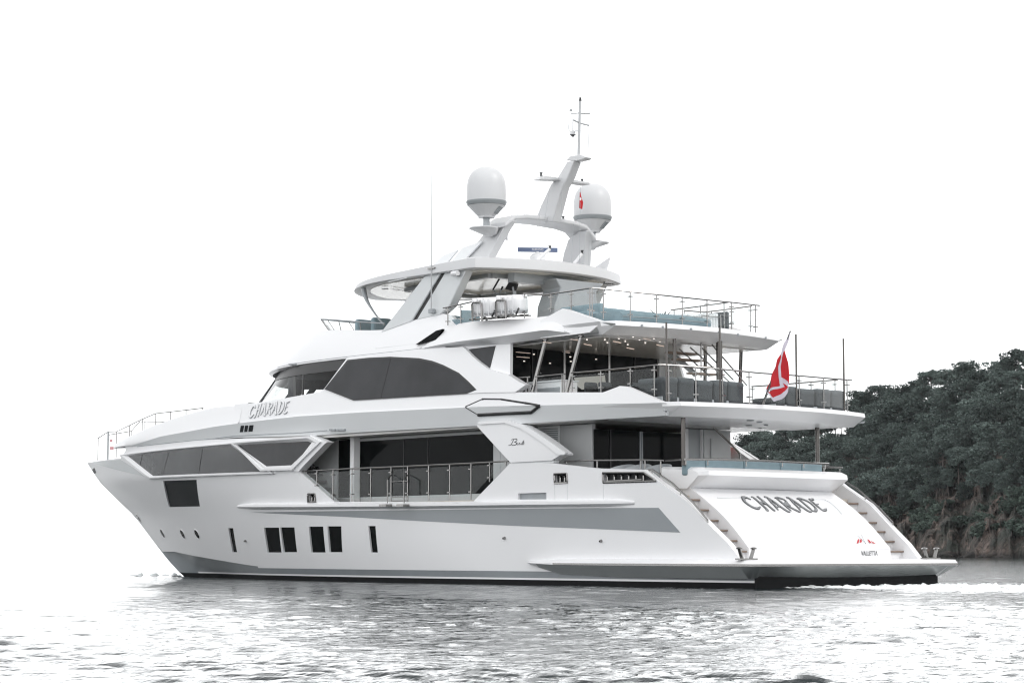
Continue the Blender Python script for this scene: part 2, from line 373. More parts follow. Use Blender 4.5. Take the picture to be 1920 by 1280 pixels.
# rub rail
rr = xz([(445, 949), (600, 948.5), (800, 947), (1000, 944.3), (1190, 942)], HY)
sec = [(-.03, .10), (.07, .10), (.16, .05), (.16, -.02), (.03, -.085), (-.03, -.085)]
def rail_sec(x, z, k): return [(x, HY(x, z)+a*k if a > 0 else HY(x, z)+a, z+b*(.45+.55*k)) for a, b in sec]
xs_ = np.linspace(rr[0][0], rr[-1][0], 34)
rb = MB().loft([rail_sec(x, interp(x, rr), min(1, .08+abs(x-rr[0][0])/1.2, .12+abs(x-rr[-1][0])/.9)) for x in xs_]); rb.mirror()
rb.build('rub_rail', M['white'], hull, ang=25)
rl = MB().loft([[(x, HY(x, interp(x, rr))+a*min(1, .08+abs(x-rr[0][0])/1.2, .12+abs(x-rr[-1][0])/.9), interp(x, rr)+b) for a, b in ((.0, -.084), (.10, -.075), (.125, -.058), (.0, -.058))] for x in xs_])
# anchor pocket, thruster mark
ap_ = xz([(173, 880), (177, 877), (180.5, 886), (176.5, 887.5)], HY)
hull_panel('fairlead_slot', ap_, M['black'], .012, .03)
# bow facets: grey triangles painting the shade of the flared bulwark
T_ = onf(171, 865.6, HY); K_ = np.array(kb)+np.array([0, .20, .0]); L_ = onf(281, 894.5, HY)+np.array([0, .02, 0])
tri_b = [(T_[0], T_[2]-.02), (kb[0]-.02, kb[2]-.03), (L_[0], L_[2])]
surf_panel(MB(), tri_b, HY, .012, .04).pair('bow_bulwark_shade', M['grey4'], hull)

# ------------------------------------------------------------------ main deck windows in the hull side
def at_poly(pts, yf): return xz(pts, yf)
inn1 = at_poly([(241, 854.6), (434, 835.1), (502, 883.6), (288, 891.7)], HY)
out1 = at_poly([(226, 860), (240, 846), (443, 829.5), (513, 887.5), (284, 897.5)], HY)
out1b = at_poly([(226.5, 853), (441, 829.5), (516, 887.5), (283.5, 897.3)], HY)
surf_frame(MB(), out1b, inn1, HY, .10, .012).build('window_frame', M['white'], hull, ang=20)
sp = hull_panel('strip_window', inn1, M['strip'], .016, .02)
for a, b in [((318, 846.8), (306, 890.9)), ((381, 840.4), (373.5, 888.3)), ((268, 851.8), (263, 873.5))]:
    p, q = xz([a, b], HY); mm = MB(); mm.tube([(lerp(p[0], q[0], t), HY(lerp(p[0], q[0], t), lerp(p[1], q[1], t))+.017, lerp(p[1], q[1], t)) for t in (0, .5, 1)], .008, 5); mm.build('mullion', M['black'], sp)
inn2 = at_poly([(446, 834), (578, 827), (590, 831.3), (547, 871.8), (501, 873.8)], HY)
out2 = at_poly([(441, 829), (585, 817), (606, 828.5), (553, 881), (494, 883)], HY)
surf_frame(MB(), out2, inn2, HY, .13, .02).build('window_frame', M['white'], hull, ang=20)
sp2 = hull_panel('hexagon_window', inn2, M['tint'], .024, .02)
p, q = xz([(530, 829.6), (536, 872.6)], HY)
# overhanging corner of the frame and its inner return
hexr = at_poly([(585, 816.4), (617, 828.8), (613, 831.5), (604, 831.5), (562, 884), (548, 884), (600, 830)], lambda x, z: 3.86)
surf_panel(MB(), at_poly([(584, 815), (617, 828.5), (612, 831.5), (562.5, 883.5), (548, 882), (590, 826)], HY), HY, .06, .26).build('window_frame_return', M['white'], hull, ang=20)
# fin carrying the builder's script
fin = at_poly([(894.8, 797.6), (902.5, 791), (953, 787.5), (984.7, 797.5), (1006.5, 810), (1031.8, 827), (1061.4, 849.6), (1060.6, 852.4), (1050.8, 853.5), (1036, 862.5), (958.7, 866.8)], HY)
fm = surf_panel(MB(), fin, HY, .03, .30); fin_o = fm.pair('bulwark_fin', M['white'], hull, bevel=.03)
ft = at_poly([(898, 793.5), (903, 790.2), (953, 786.8), (985, 796.8), (1007, 809.5), (1032.5, 826.5), (1064, 848.8), (1061, 852.4), (1048.5, 851.5), (1025, 833), (1000, 815.5), (980, 803), (950, 792.8), (905, 795.5)], HY)
fe = surf_panel(MB(), ft, HY, .075, .10); fe.pair('fin_edge', M['white'], fin_o, bevel=.02)
gz = at_poly([(957.5, 866.8), (1038, 862.3), (1036, 867.5), (956.5, 869.5)], HY)
gg = surf_panel(MB(), gz, HY, -.02, .2); gg.pair('fin_foot', M['shade'], fin_o)

# ------------------------------------------------------------------ decks and saloon
dk = MB()
for z0, z1, xa, xb, d in [(2.26, 2.34, 3.4, 33.6, .22)]:
    L = [(x, HY(x, 2.3)-d) for x in np.linspace(xa, xb, 40)]
    pl = [(x, y) for x, y in L]+[(x, -y) for x, y in reversed(L)]
    dk.prism([(x, y, z0) for x, y in pl], (0, 0, z1-z0))
dk.build('main_deck', M['deck'], yacht)
SH = 2.75                                   # saloon half width
sal = MB()
sal.box(20.0, 28.5, -1.5, 1.5, 2.34, 4.3)     # forward accommodation behind the side windows
hx = [onf(633, 825, lambda x, z: SH)[0], 7.05]
sal.box(7.05, 20.0, -2.6, -2.5, 2.34, 4.34); sal.box(6.9, 7.2, -2.6, -1.50, 2.34, 4.34)
x_gl, x_gr = on(667, 830, Y=SH)[0], on(925, 830, Y=SH)[0]
x_sl, x_sr = on(633, 826, Y=SH)[0], on(659, 826, Y=SH)[0]
zg_t = on(667, 827.6, Y=SH)[2]; zg_b = on(667, 932, Y=SH)[2]; zs_t = on(633, 824.8, Y=SH)[2]
# port wall of the saloon in pieces around its two windows
for a, b in ((7.05, x_gr), (x_gl, x_sr), (x_sl, 20.0)): sal.box(a, b, SH-.12, SH, 2.34, 4.34)
sal.box(x_gr, x_gl, SH-.12, SH, 2.34, zg_b); sal.box(x_gr, x_gl, SH-.12, SH, zg_t, 4.34)
sal.box(x_sr, x_sl, SH-.12, SH, 2.34, zg_b); sal.box(x_sr, x_sl, SH-.12, SH, zs_t, 4.34)
sal.build('saloon', M['wallg'], yacht)
sg = MB().box(x_gr, x_gl, SH-.06, SH-.045, zg_b, zg_t); sgo = sg.build('saloon_window', M['glass'], yacht)
for px in (755, 801): xx = on(px, 830, Y=SH)[0]; MB().box(xx-.012, xx+.012, SH-.05, SH-.03, zg_b, zg_t).build('mullion', M['black'], sgo)
MB().box(x_sr, x_sl, SH-.06, SH-.045, zg_b, zs_t).build('saloon_window', M['glass'], yacht)
xp_ = on(661, 830, Y=SH+.25)[0]
MB().box(xp_-.09, xp_+.09, SH+.02, SH+.28, 2.34, 4.36).build('side_pillar', M['white'], yacht, bevel=.015)
for px in (938, 950): xx = on(px, 860, Y=SH)[0]; MB().box(xx-.006, xx+.006, SH, SH+.004, 2.34, 3.9).build('panel_seam', M['grey2'], yacht)
# louvred vent behind the fin
lv = MB(); xa, xb = on(1047, 820, Y=SH)[0], on(1011, 820, Y=SH)[0]; za, zb_ = on(1047, 838, Y=SH)[2], on(1047, 801, Y=SH)[2]
lv.box(xa-.05, xb+.05, SH, SH+.012, za-.25, zb_+.05)
lvo = lv.build('louvre_panel', M['shade'], yacht)
ls = MB()
for z in np.arange(za-.2, zb_, .058): ls.box(xa, xb, SH+.012, SH+.03, z, z+.024)
ls.build('louvre_slats', M['grey2'], lvo)
# aft saloon doors, transverse at x = 7.05
XG = 7.05
ag = MB().box(XG-.02, XG, -.78, SH-.05, 2.42, 4.20); ago = ag.build('aft_saloon_door', M['glass'], yacht)
for y in (2.10, .95, .88): MB().box(XG-.05, XG-.02, y-.025, y+.025, 2.42, 4.2).build('door_stile', M['grey2'] if y != 2.1 else M['black'], ago)
MB().box(XG-.06, XG+.06, -.95, -.78, 2.34, 4.34).build('door_pillar', M['white'], yacht)
MB().box(XG-.03, XG+.03, -1.45, -.95, 2.34, 4.34).build('aft_wall_panel', M['grey2'], yacht)
MB().box(XG-.10, XG+.02, -1.62, -1.45, 2.34, 4.34).build('pantry_post', M['white'], yacht)
pd = MB().box(6.86, 6.895, -2.45, -1.75, 2.4, 4.1).build('pantry_door', M['wallg'], yacht)
MB().box(6.82, 6.86, -1.98, -1.80, 3.14, 3.20).build('door_lock', M['grey2'], pd)
# steps up the port side deck to the bow
st = MB()
for i in range(7):
    p = on(600+i*7.6, 950-i*13, Y=3.0) if False else None
    pxs = [(626, 929), (618, 915.5), (610, 902.5), (602, 889), (594, 876), (586, 863)]
for i, (px, py) in enumerate(pxs):
    a = on(px, py, Y=SH+.05); st.box(a[0]-.05, a[0]+.45, SH+.02, SH+.62, a[2]-.03, a[2]+.03)
st.build('side_stairs', M['dark'], yacht)
hr = MB(); hr.tube([on(598, 881, Y=3.35), on(592, 878, Y=3.35), on(582, 863, Y=3.35), on(582, 850, Y=3.35)], .02, 6); hr.build('stair_handrail', M['steel'], yacht)

# ------------------------------------------------------------------ upper deck fascia
kn = xz([(440, 794.3), (559.5, 780.2), (680, 772.5), (873, 763.5), (1012, 759.4), (1246.5, 755)], lambda x, z: DP(x))
kn += xz([(400, 799.8), (356.8, 808), (300.6, 818), (272.5, 827), (245, 835.5)], lambda x, z: DP(x))
def zk(x): return interp(x, kn)
fbx = xz([(440, 820.3), (589, 816), (680, 809.7), (895, 798), (1224, 780.6)], lambda x, z: DP(x)-.17)+xz([(400, 823.2), (320, 831.5), (262, 837.2)], lambda x, z: DP(x)-.09)
def zfb(x): return interp(x, fbx)
def tuck(x): return lerp(.17, .07, min(max((x-20)/12, 0), 1))
xs_ = list(np.arange(3.3, 34.4, .5))+[kn[-1][0]]
XNOSE = max(p[0] for p in kn)
xs_ = [x for x in xs_ if x < XNOSE]+[XNOSE]
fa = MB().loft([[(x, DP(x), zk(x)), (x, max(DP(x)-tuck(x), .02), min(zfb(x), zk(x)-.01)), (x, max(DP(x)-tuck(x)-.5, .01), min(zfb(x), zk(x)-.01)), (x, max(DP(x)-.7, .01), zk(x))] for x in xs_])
fas = fa.pair('deck_fascia', M['shade'], yacht, ang=20)  # greyer than the white: shade of the downward face put into the colour
# gutter line under the fascia
gl = xz([(258.8, 837), (400, 821.8), (436.7, 817), (560, 811), (612, 806.5)], lambda x, z: DP(x)-.1)
gtt = MB().tube([(x, DP(x)-tuck(x)*(zk(x)-z)/(zk(x)-zfb(x))+.008, z) for x, z in [(lerp(gl[i][0], gl[i+1][0], t), lerp(gl[i][1], gl[i+1][1], t)) for i in range(4) for t in np.linspace(0, 1, 8)]], .012, 6)
gtt.build('gutter_line', M['grey2'], fas)
def FY(x, z): return DP(x)-tuck(x)*(zk(x)-z)/max(zk(x)-zfb(x), .05)
# vents in the fascia
for poly, nsl in (([(452, 797.8), (475.5, 796.6), (473.5, 808.5), (450, 810)], 3), ([(241, 841.2), (256, 837.6), (254, 842.8), (238.5, 845.8)], 4)):
    w_ = xz(poly, FY); vo = surf_panel(MB(), w_, FY, .012, .03).build('fascia_vent', M['mesh'], fas)
    b = MB()
    for k in range(1, nsl):
        t = k/nsl; p0 = np.array(w_[0])*(1-t)+np.array(w_[1])*t; p1 = np.array(w_[3])*(1-t)+np.array(w_[2])*t
        b.tube([(p0[0], FY(*p0)+.015, p0[1]), (p1[0], FY(*p1)+.015, p1[1])], .018, 5)
    b.build('vent_bar', M['shade'], vo)
# small rail with fenders hooks under the fascia
hk = MB()
for px in (622, 628, 635, 641, 646): c = onf(px, 805.5, FY); hk.obox(c+np.array([0, .03, 0]), (.07, 0, 0), (0, .03, 0), (0, 0, .025))
hk.build('fender_hook', M['grey2'], fas)
# upper bulwark and house side up to the windows
lowpoly = [(436, 794.8), (475, 789.8), (559.5, 780.2), (680, 772.5), (873, 763.5), (1012, 759.4), (1246.5, 755), (1174, 724), (1162, 723.4), (1130.6, 735.3), (902, 735), (876, 737), (665, 750), (608.7, 728), (600, 734.5), (544, 744.4), (496, 752.8), (470, 756), (440, 757.3)]
lp = xz(lowpoly, UY)
lb = surf_panel(MB(), lp, UY, 0, .16); ub = lb.pair('upper_bulwark', M['white'], yacht, bevel=.012)
# fore deck: cambered coachroof running out to the bow
cr = [(p[0], p[2]) for p in [onf(x, y, lambda a, b: max(DP(a)-.42, .03)) for x, y in [(475, 754), (440, 757), (413.4, 758.8), (379, 767.4), (348, 777), (319, 788), (291, 799), (262, 814), (246, 823), (233, 833)]]]
xs_ = list(np.linspace(22.35, max(c[0] for c in cr), 40))
def fsec(x):
    zt = max(interp(x, cr), zk(x)+.02); d = DP(x); h = zt-zk(x)
    return [(x, d, zk(x)), (x, max(UY(x, zk(x)+.12*h)+.006, .02), zk(x)+.12*h), (x, max(UY(x, zk(x)+.6*h)+.006, .02), zk(x)+.6*h), (x, max(UY(x, zk(x)+.88*h)-.02, .02), zk(x)+.88*h), (x, max(d-.42, .02), zt), (x, d*.5, zt+.05), (x, .0, zt+.08)]
fd = MB().loft([fsec(x) for x in xs_], ringclosed=False, caps=False)
xe_ = xs_[-1]; zn = zk(XNOSE)
fd.loft([fsec(xe_), [(XNOSE+.6, p[1]*.6, min(p[2], zn+.1)) for p in fsec(xe_)]], ringclosed=False, caps=False)
fdo = fd.pair('foredeck_coachroof', M['white'], yacht, ang=40)
hp_ = xz([(369.5, 793), (388, 790), (394, 766), (376, 769)], lambda a, b: DP(a)-.1)
# aft end of the upper deck
def g_up(y): return 2.2+.62*(abs(y)/3.6)**2
def aft_end(mb, g, yc, z1, z0, zb, tk, xin, chx, ychx, n=28, zmid=None, mi=0):
    ys = list(np.linspace(-yc, yc, n))
    prof = lambda y: [(g(y)+.03, y, z1), (g(y), y, z0), (g(y)+tk, y, zb), (xin, y, zb), (xin, y, z1)]
    R_ = [[(chx+.03, -ychx, z1), (chx, -ychx, z0), (chx+tk*.9, -ychx+.28, zb), (xin, -ychx+.28, zb), (xin, -ychx, z1)]]+[prof(y) for y in ys]+[[(chx+.03, ychx, z1), (chx, ychx, z0), (chx+tk*.9, ychx-.28, zb), (xin, ychx-.28, zb), (xin, ychx, z1)]]
    return mb.loft(R_, mi)
ae = MB(); aft_end(ae, g_up, 3.66, 4.69, 4.58, 4.33, .42, 5.5, 3.28, 3.89)
aeo = ae.build('aft_deck_overhang', M['white'], yacht, ang=20)
# soffit and upper deck floor
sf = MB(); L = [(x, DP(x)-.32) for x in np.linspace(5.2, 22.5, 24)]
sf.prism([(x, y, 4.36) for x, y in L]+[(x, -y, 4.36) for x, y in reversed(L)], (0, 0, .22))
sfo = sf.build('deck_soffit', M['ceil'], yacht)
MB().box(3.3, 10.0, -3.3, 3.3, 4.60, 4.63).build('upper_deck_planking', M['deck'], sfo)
for px, py, r in [(1407, 787.5, .10), (1424, 790.5, .08), (1404, 797, .09), (1425, 802, .05), (1436, 796, .06)]:
    a = on(px, py, Z=4.325); MB().lathe([(0, 0), (r, 0), (r, -.02), (0, -.03)], a, 16).build('soffit_light', M['grey2'], sfo)
# light boxes at the corners of the overhang
for s in (1, -1):
    if s == 1: pts = [on(1239, 774.5, Y=3.72), on(1243, 770, Y=3.78), on(1251, 769.5, Y=3.78), on(1248, 774, Y=3.72)]
    else: pts = [on(1611, 794, Y=-3.6), on(1615, 790, Y=-3.66), on(1620.5, 789.6, Y=-3.7), on(1617, 793.6, Y=-3.6)]
    MB().prism([p+np.array([-.02, .02*s, 0]) for p in pts], (.03, -.05*s, 0)).build('corner_light', M['grey2'], aeo)
# side emblem: hexagonal recess with a dark outline
emb = xz([(873, 762), (904.5, 748), (940, 748.5), (985, 755.5), (1012, 760.5), (996.5, 772.8), (897, 777.8)], lambda x, z: UY(x, z) if z > zk(x) else FY(x, z))
EY = lambda x, z: UY(x, z) if z > zk(x) else FY(x, z)
em = MB()
for i, (a, b) in enumerate(zip(emb, emb[1:]+emb[:1])):
    r0 = [.014, .030, .034, .040, .046, .050, .014][i]
    em.tube([(lerp(a[0], b[0], t), EY(lerp(a[0], b[0], t), lerp(a[1], b[1], t))+.004, lerp(a[1], b[1], t)) for t in np.linspace(0, 1, 10)], [r0]*10, 6)
emo = em.build('side_hatch_outline', M['black'], ub)
iw = inset(emb, .10); surf_panel(MB(), [p for p in iw[:5]]+[(iw[0][0], iw[0][1])][:0], EY, .02, .02).build('side_hatch_panel', M['white'], emo)

# ------------------------------------------------------------------ upper house
def pjx(P):
    d = np.asarray(P, float)-CC; return 960+CF*(d@RT)/(d@FW)
def superplan(half, x0, xe, p, n=28):      # port half of a rounded front, from x0 forward to the centre line
    ts = np.linspace(0, 1, n)**.6
    return [(x0+(xe-x0)*t, half*max(1-t**p, 0)**(1/1.25)) for t in ts]
def fit_xe(half, x0, p, z, target):
    lo, hi = x0+1, x0+16
    for _ in range(40):
        m = (lo+hi)/2
        if min(pjx((a, b, z)) for a, b in superplan(half, x0, m, p)) > target: lo = m
        else: hi = m
    return lo
hp = [(609, 729), (665, 751), (876, 738), (902, 736), (967.5, 735), (987.5, 721), (977, 717), (953, 702), (936, 698), (918, 692.5), (898.7, 678), (886, 666.8), (875.5, 655.5), (869, 650), (787, 655), (652, 671)]
house = surf_panel(MB(), xz(hp, UY), UY, .03, .22); ho = house.pair('upper_house_side', M['white'], yacht, bevel=.02)
outw = xz([(609.5, 729.3), (653, 674.6), (692, 670.5), (734, 668.6), (787, 671.2), (812, 676.3), (832, 683.7), (862, 698.8), (880, 715), (895.3, 730.6), (877, 738), (664.5, 750.8)], UY)
inw = xz([(612.5, 728.6), (655.5, 677.5), (693, 673.8), (734, 671.8), (787, 674.8), (812, 680), (832, 687), (861, 701.5), (878, 717.5), (892.5, 730.6), (876, 736), (664.8, 748.8)], UY)
surf_panel(MB(), outw, UY, .034, .02).build('window_gasket', M['black'], ho)
uw = surf_panel(MB(), inw, UY, .040, .02).build('upper_saloon_window', M['tint'], yacht)
p, q = xz([(734.5, 672), (716, 745.5)], UY); MB().tube([(p[0], UY(*p)+.042, p[1]), (q[0], UY(*q)+.042, q[1])], .008, 5).build('mullion', M['black'], uw)
p, q = xz([(773, 656.5), (758, 668)], UY)
# quarter wall with the curved triangular window, a little inboard
QY = lambda x, z: UY(x, z)-.10
qw = surf_panel(MB(), xz([(862, 648), (957, 641), (956, 716), (916, 716), (880, 680)], QY), QY, 0, .1); qwo = qw.pair('quarter_wall', M['white'], yacht)
tri = xz([(875.5, 655), (929.7, 648), (918.6, 691.6), (898.7, 677), (886, 665.8)], QY)
surf_panel(MB(), tri, QY, .012, .02).build('quarter_window', M['tint'], qwo)
# transverse glass wall at the aft end of the upper saloon
XU = 10.1
zt_, zb2 = 6.66, 4.72
ug = MB().box(XU-.02, XU, -2.85, 3.02, zb2+.05, zt_); ugo = ug.build('upper_saloon_door', M['glass'], yacht)
for px in (996, 1006, 1056, 1140, 1188):
    y = on(px, 690, X=XU)[1]; MB().box(XU-.06, XU-.02, y-(.035 if px in (1056, 1140) else .012), y+(.035 if px in (1056, 1140) else .012), zb2, zt_).build('door_stile', M['steel'] if px in (1056, 1140) else M['black'], ugo)
# lit ceiling lights inside the upper saloon, seen through the glass (proud strips on its face)
for px, py, l in [(981, 661, .55), (981, 669.5, .5), (1062, 660.5, .28), (1000, 664.5, .10)]:
    a = on(px, py, X=XU-.03); MB().box(XU-.03, XU-.024, a[1]-l/2, a[1]+l/2, a[2]-.007, a[2]+.007).build('saloon_light_strip', M['lampstrip'], ugo)
for px, py in [(982.5, 677.5), (1000.5, 664.5), (1069, 669.5), (1070, 678), (1117.5, 674), (1031, 681.5)]:
    a = on(px, py, X=XU-.03); MB().lathe([(0, 0), (.028, 0), (.028, .02), (0, .02)], (XU-.035, a[1], a[2]), 10).build('downlight', M['lamp'], ugo)
# pale panel painting the day light of the far side window onto the glass
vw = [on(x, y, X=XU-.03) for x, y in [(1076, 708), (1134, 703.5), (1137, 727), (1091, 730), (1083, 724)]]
MB().prism(vw, (.004, 0, 0)).build('painted_daylight_patch', M['cream'], ugo)
uh = MB()
uh.box(10.0, 10.4, -3.2, -2.88, 4.66, 6.76); uh.box(10.0, 10.35, -2.88, 3.1, 6.66, 6.78)
uh.box(10.13, 17.4, -3.0, -2.9, 4.66, 6.76)
uh.box(17.3, 17.4, -3.2, 3.2, 4.7, 6.72)                    # bulkhead between saloon and wheelhouse
uh.build('upper_saloon', M['wallg'], yacht)

# wheelhouse: wrap-round raked glass, open inside so that one sees through it
xlo = fit_xe(3.62, 17.5, 2.6, 5.66, 476.5); xhi = fit_xe(3.36, 17.3, 2.6, 6.70, 527)
A = superplan(3.62, 17.5, xlo, 2.6); B = superplan(3.36, 17.3, xhi, 2.6)
def wl(sgn): return [[(a[0], sgn*a[1], 5.58), (b[0], sgn*b[1], 6.74)] for a, b in zip(A, B)]
wg = MB().loft(wl(1)+wl(-1)[::-1][1:], ringclosed=False, caps=False)
wgo = wg.build('wheelhouse_glass', M['smoke'], yacht, ang=60, recalc=False)
def mullion(i, wdt, m=M['black'], j=None, name='wheelhouse_mullion', s=1, off=.012):
    a, b = np.array([A[i][0], s*A[i][1], 5.60]), np.array([B[i if j is None else j][0], s*B[i if j is None else j][1], 6.72])
    t = np.array(A[min(i+1, 27)])-np.array(A[max(i-1, 0)]); t = np.array([t[0], s*t[1], 0]); t /= np.linalg.norm(t)
    nrm = np.array([t[1]*-1, t[0], 0])*(1 if s > 0 else -1); nrm = nrm if nrm[1]*s > 0 or nrm[0] > 0 else -nrm
    mb = MB(); mb.add([a-t*wdt+nrm*off, a+t*wdt+nrm*off, b+t*wdt+nrm*off, b-t*wdt+nrm*off, a-t*wdt-nrm*off, a+t*wdt-nrm*off, b+t*wdt-nrm*off, b-t*wdt-nrm*off],
                      [(0, 1, 2, 3), (7, 6, 5, 4), (0, 4, 5, 1), (1, 5, 6, 2), (2, 6, 7, 3), (3, 7, 4, 0)])
    return mb.build(name, m, wgo)
FARP = [(0, 7), (8, 11), (13, 15), (18, 20), (24, 25)]
def nearest_i(px, arr, z, lo=0):
    return min(range(lo, 28), key=lambda i: abs(pjx((arr[i][0], arr[i][1], z))-px)+(.2*i if False else 0))
# sloping black band along the lower and upper edge of the glass
for (z0, z1, nm, m_) in ((5.58, 5.66, 'glass_lower_band', M['black']), (6.40, 6.74, 'glass_header', M['black'])):
    def at(z, s): return [(lerp(a[0], b[0], (z-5.58)/1.16), s*lerp(a[1], b[1], (z-5.58)/1.16), z) for a, b in zip(A, B)]
    L1 = at(z0, 1)+at(z0, -1)[::-1][1:]; L2 = at(z1, 1)+at(z1, -1)[::-1][1:]
    mb = MB().loft([[p, q] for p, q in zip(L1, L2)], ringclosed=False, caps=False)
    mb.v = [(x+.012*(1 if abs(y) < 2.5 else .3), y*1.006, z) for x, y, z in mb.v]; mb.build(nm, m_, wgo, ang=60, recalc=False)
def wpt(i, z, s_):
    j = min(int(i), 26); f = i-j; a = np.array(A[j])*(1-f)+np.array(A[j+1])*f; b = np.array(B[j])*(1-f)+np.array(B[j+1])*f; q = lerp(a, b, (z-5.58)/1.16)
    return np.array([q[0], s_*q[1], z])
def wpanel(b0, b1, t0, t1, m, name, s_=1, z0=5.6, z1=6.70, off=.02):
    rg = []; c = np.array([18.5, 0, 0])
    for k in np.linspace(0, 1, max(2, int(abs(b1-b0))+2)):
        p, q = wpt(lerp(b0, b1, k), z0, s_), wpt(lerp(t0, t1, k), z1, s_)
        n_ = np.array([p[0]-18.5, p[1]*1.6, 0]); n_ = n_/np.linalg.norm(n_)*off
        rg.append([p+n_, q+n_, q-n_, p-n_])
    return MB().loft(rg).build(name, m, wgo, ang=60)
wpanel(3.75, 2.9, 8.4, 7.0, M['smokegrey'], 'wheelhouse_pillar'); wpanel(2.88, 2.55, 6.95, 6.3, M['black'], 'wheelhouse_pillar')
wpanel(1.95, 1.8, 4.3, 4.05, M['black'], 'wheelhouse_mullion')
wpanel(13.0, 20.6, 13.5, 20.6, M['smokegrey'], 'windscreen_pillar_or_mask', off=.03)
for i0, i1, s_ in ((25.75, 26.95, -1), (24.4, 25.2, -1), (0, 22.5, -1)): wpanel(i1, i0, i1, i0, M['dark'], 'windscreen_pillar_or_mask', s_)  # far pillars widened into dark panels that mask the view through
wi = MB(); wi.box(17.45, 24.2, -2.6, 2.6, 5.35, 5.44); wi.box(21.6, 23.2, -1.9, 1.9, 5.44, 5.62); wi.build('helm_console', M['dark'], yacht)
hc = MB(); hc.lathe([(0, 0), (.03, 0), (.03, .22), (.16, .26), (.18, .32), (.10, .33), (0, .31)], (21.9, 1.9, 5.62), 14); hc.build('helm_compass', M['grey2'], yacht)
# helm seat block that closes part of the view
for y_ in (.75, -.75): MB().box(18.3, 18.9, y_-.35, y_+.35, 5.4, 6.1).build('pilot_seat', M['dark'], yacht, bevel=.06)

# ------------------------------------------------------------------ wheelhouse roof and flybridge coaming
xr = fit_xe(3.42, 16, 3, 6.86, 504)
def RP(x, half=3.42, x0=16, xe=xr, p=3): return half*max(1-max((x-x0)/(xe-x0), 0)**p, 0)**(1/1.25)
zc_pts = [(xr, 6.93), (xr-.7, 7.02), (xr-1.6, 7.14), (xr-3, 7.36), (xr-4.4, 7.58), (20.2, 7.74), (19.4, 7.82), (17.8, 7.70), (16.1, 7.56), (14.66, 7.77), (13.47, 7.87), (12.9, 7.80), (12.4, 7.40)]
xs_ = list(np.linspace(12.45, 16, 10))+[16+(xr-16)*t for t in np.sin(np.linspace(.05, 1, 30)*math.pi/2)]
def rsec(x):
    zc = interp(x, zc_pts); y = max(RP(x), .012); h = zc-6.85; c = max(y-.50*min(1, h/.6)-.05, .006)
    return [(x, max(y-.16, .004), 6.70), (x, y, 6.75), (x, y+.0, 6.80), (x, y*.995, 6.86), (x, lerp(y, c, .45), 6.85+h*.58), (x, c, zc), (x, c*.8, zc+.04), (x, .0, zc+.05)] if x > 19.2 else \
           [(x, max(y-.16, .004), 6.70), (x, y, 6.75), (x, y, 6.80), (x, y*.995, 6.86), (x, lerp(y, c, .45), 6.85+h*.58), (x, c, zc), (x, c-.12, zc), (x, c-.15, 6.95)]
rf = MB().loft([rsec(x) for x in xs_], ringclosed=False, caps=False); rf.mirror()
rfo = rf.build('wheelhouse_roof', M['white'], yacht, ang=42)
ru = MB(); L = [(x, max(RP(x)-.16, .004)) for x in xs_]; ru.prism([(x, y, 6.70) for x, y in L]+[(x, -y, 6.70) for x, y in reversed(L)], (0, 0, .02)); ru.build('roof_lining', M['smokegrey'], rfo)
# dark seam and small nav light on the roof edge
sm = MB().tube([(x, RP(x)+.004, 6.80) for x in np.linspace(12.6, xr-3.5, 30)], .006, 5); sm.build('roof_seam', M['grey2'], rfo)
a = onf(551, 682.5, lambda x, z: RP(x)); MB().obox(a+np.array([0, .03, 0]), (.20, 0, 0), (0, .04, 0), (0, 0, .022)).build('roof_fitting', M['grey2'], rfo)
# sun deck slab with wings
SW = 3.36
sdk = MB(); sdk.box(9.0, 15.8, -SW, SW, 6.76, 6.98); sdo = sdk.build('sun_deck', M['white'], yacht)
MB().box(6.4, 18.9, -3.0, 3.0, 6.985, 7.02).build('sun_deck_planking', M['deck'], sdo)
wt_ = [(p[0], p[2]) for p in [on(x, y, Y=3.16) for x, y in [(842, 609), (890, 602), (946.5, 598.7), (986, 597.3)]]]
lp_ = [(p[0], p[2]) for p in [on(x, y, Y=3.70) for x, y in [(778, 652.3), (820, 645), (945, 629), (1022.5, 618.2), (1057.6, 623.3)]]]
lw_ = [(p[0], p[2]) for p in [on(x, y, Y=3.41) for x, y in [(778, 653.3), (820, 651.5), (955, 643.7), (1058, 629)]]]
x0, x1 = lp_[-1][0]+.02, lp_[0][0]+.15
xs_ = np.linspace(x0, x1, 40)
def wsec(x):
    zl = interp(x, lp_); zw = min(interp(x, lw_), zl-.005)
    t = min(max((x-x0)/1.1, 0), 1); f = min(max((x1-x)/1.6, 0), 1)
    yl = lerp(3.42, 3.70, min(1, (x1-x)/2.2+.05))*1.0; yl = lerp(3.44, yl, min(1, (x-x0)/.9+.15))
    ztp = lerp(zl+.01, interp(x, wt_), t*min(1, (x1-x)/1.5)); yt = lerp(yl-.02, 3.16, t*min(1, (x1-x)/1.5))
    return [(x, 3.0, ztp), (x, yt, ztp), (x, lerp(yt, yl, .5)+.03, lerp(ztp, zl, .5)), (x, yl, zl), (x, yl-.03, zl-.02), (x, 3.41, zw), (x, 3.0, zw)]
wgm = MB().loft([wsec(x) for x in xs_]); wgg = wgm.pair('sun_deck_wing', M['white'], sdo, ang=28)
dtri = [(782.8, 646.3), (821.5, 620.2), (833.5, 616.9), (820.6, 638.2)]
RY = lambda x, z: 3.40-.25*(z-6.86)
surf_panel(MB(), xz(dtri, RY), RY, .08, .1).build('coaming_window', M['glass'], rfo)
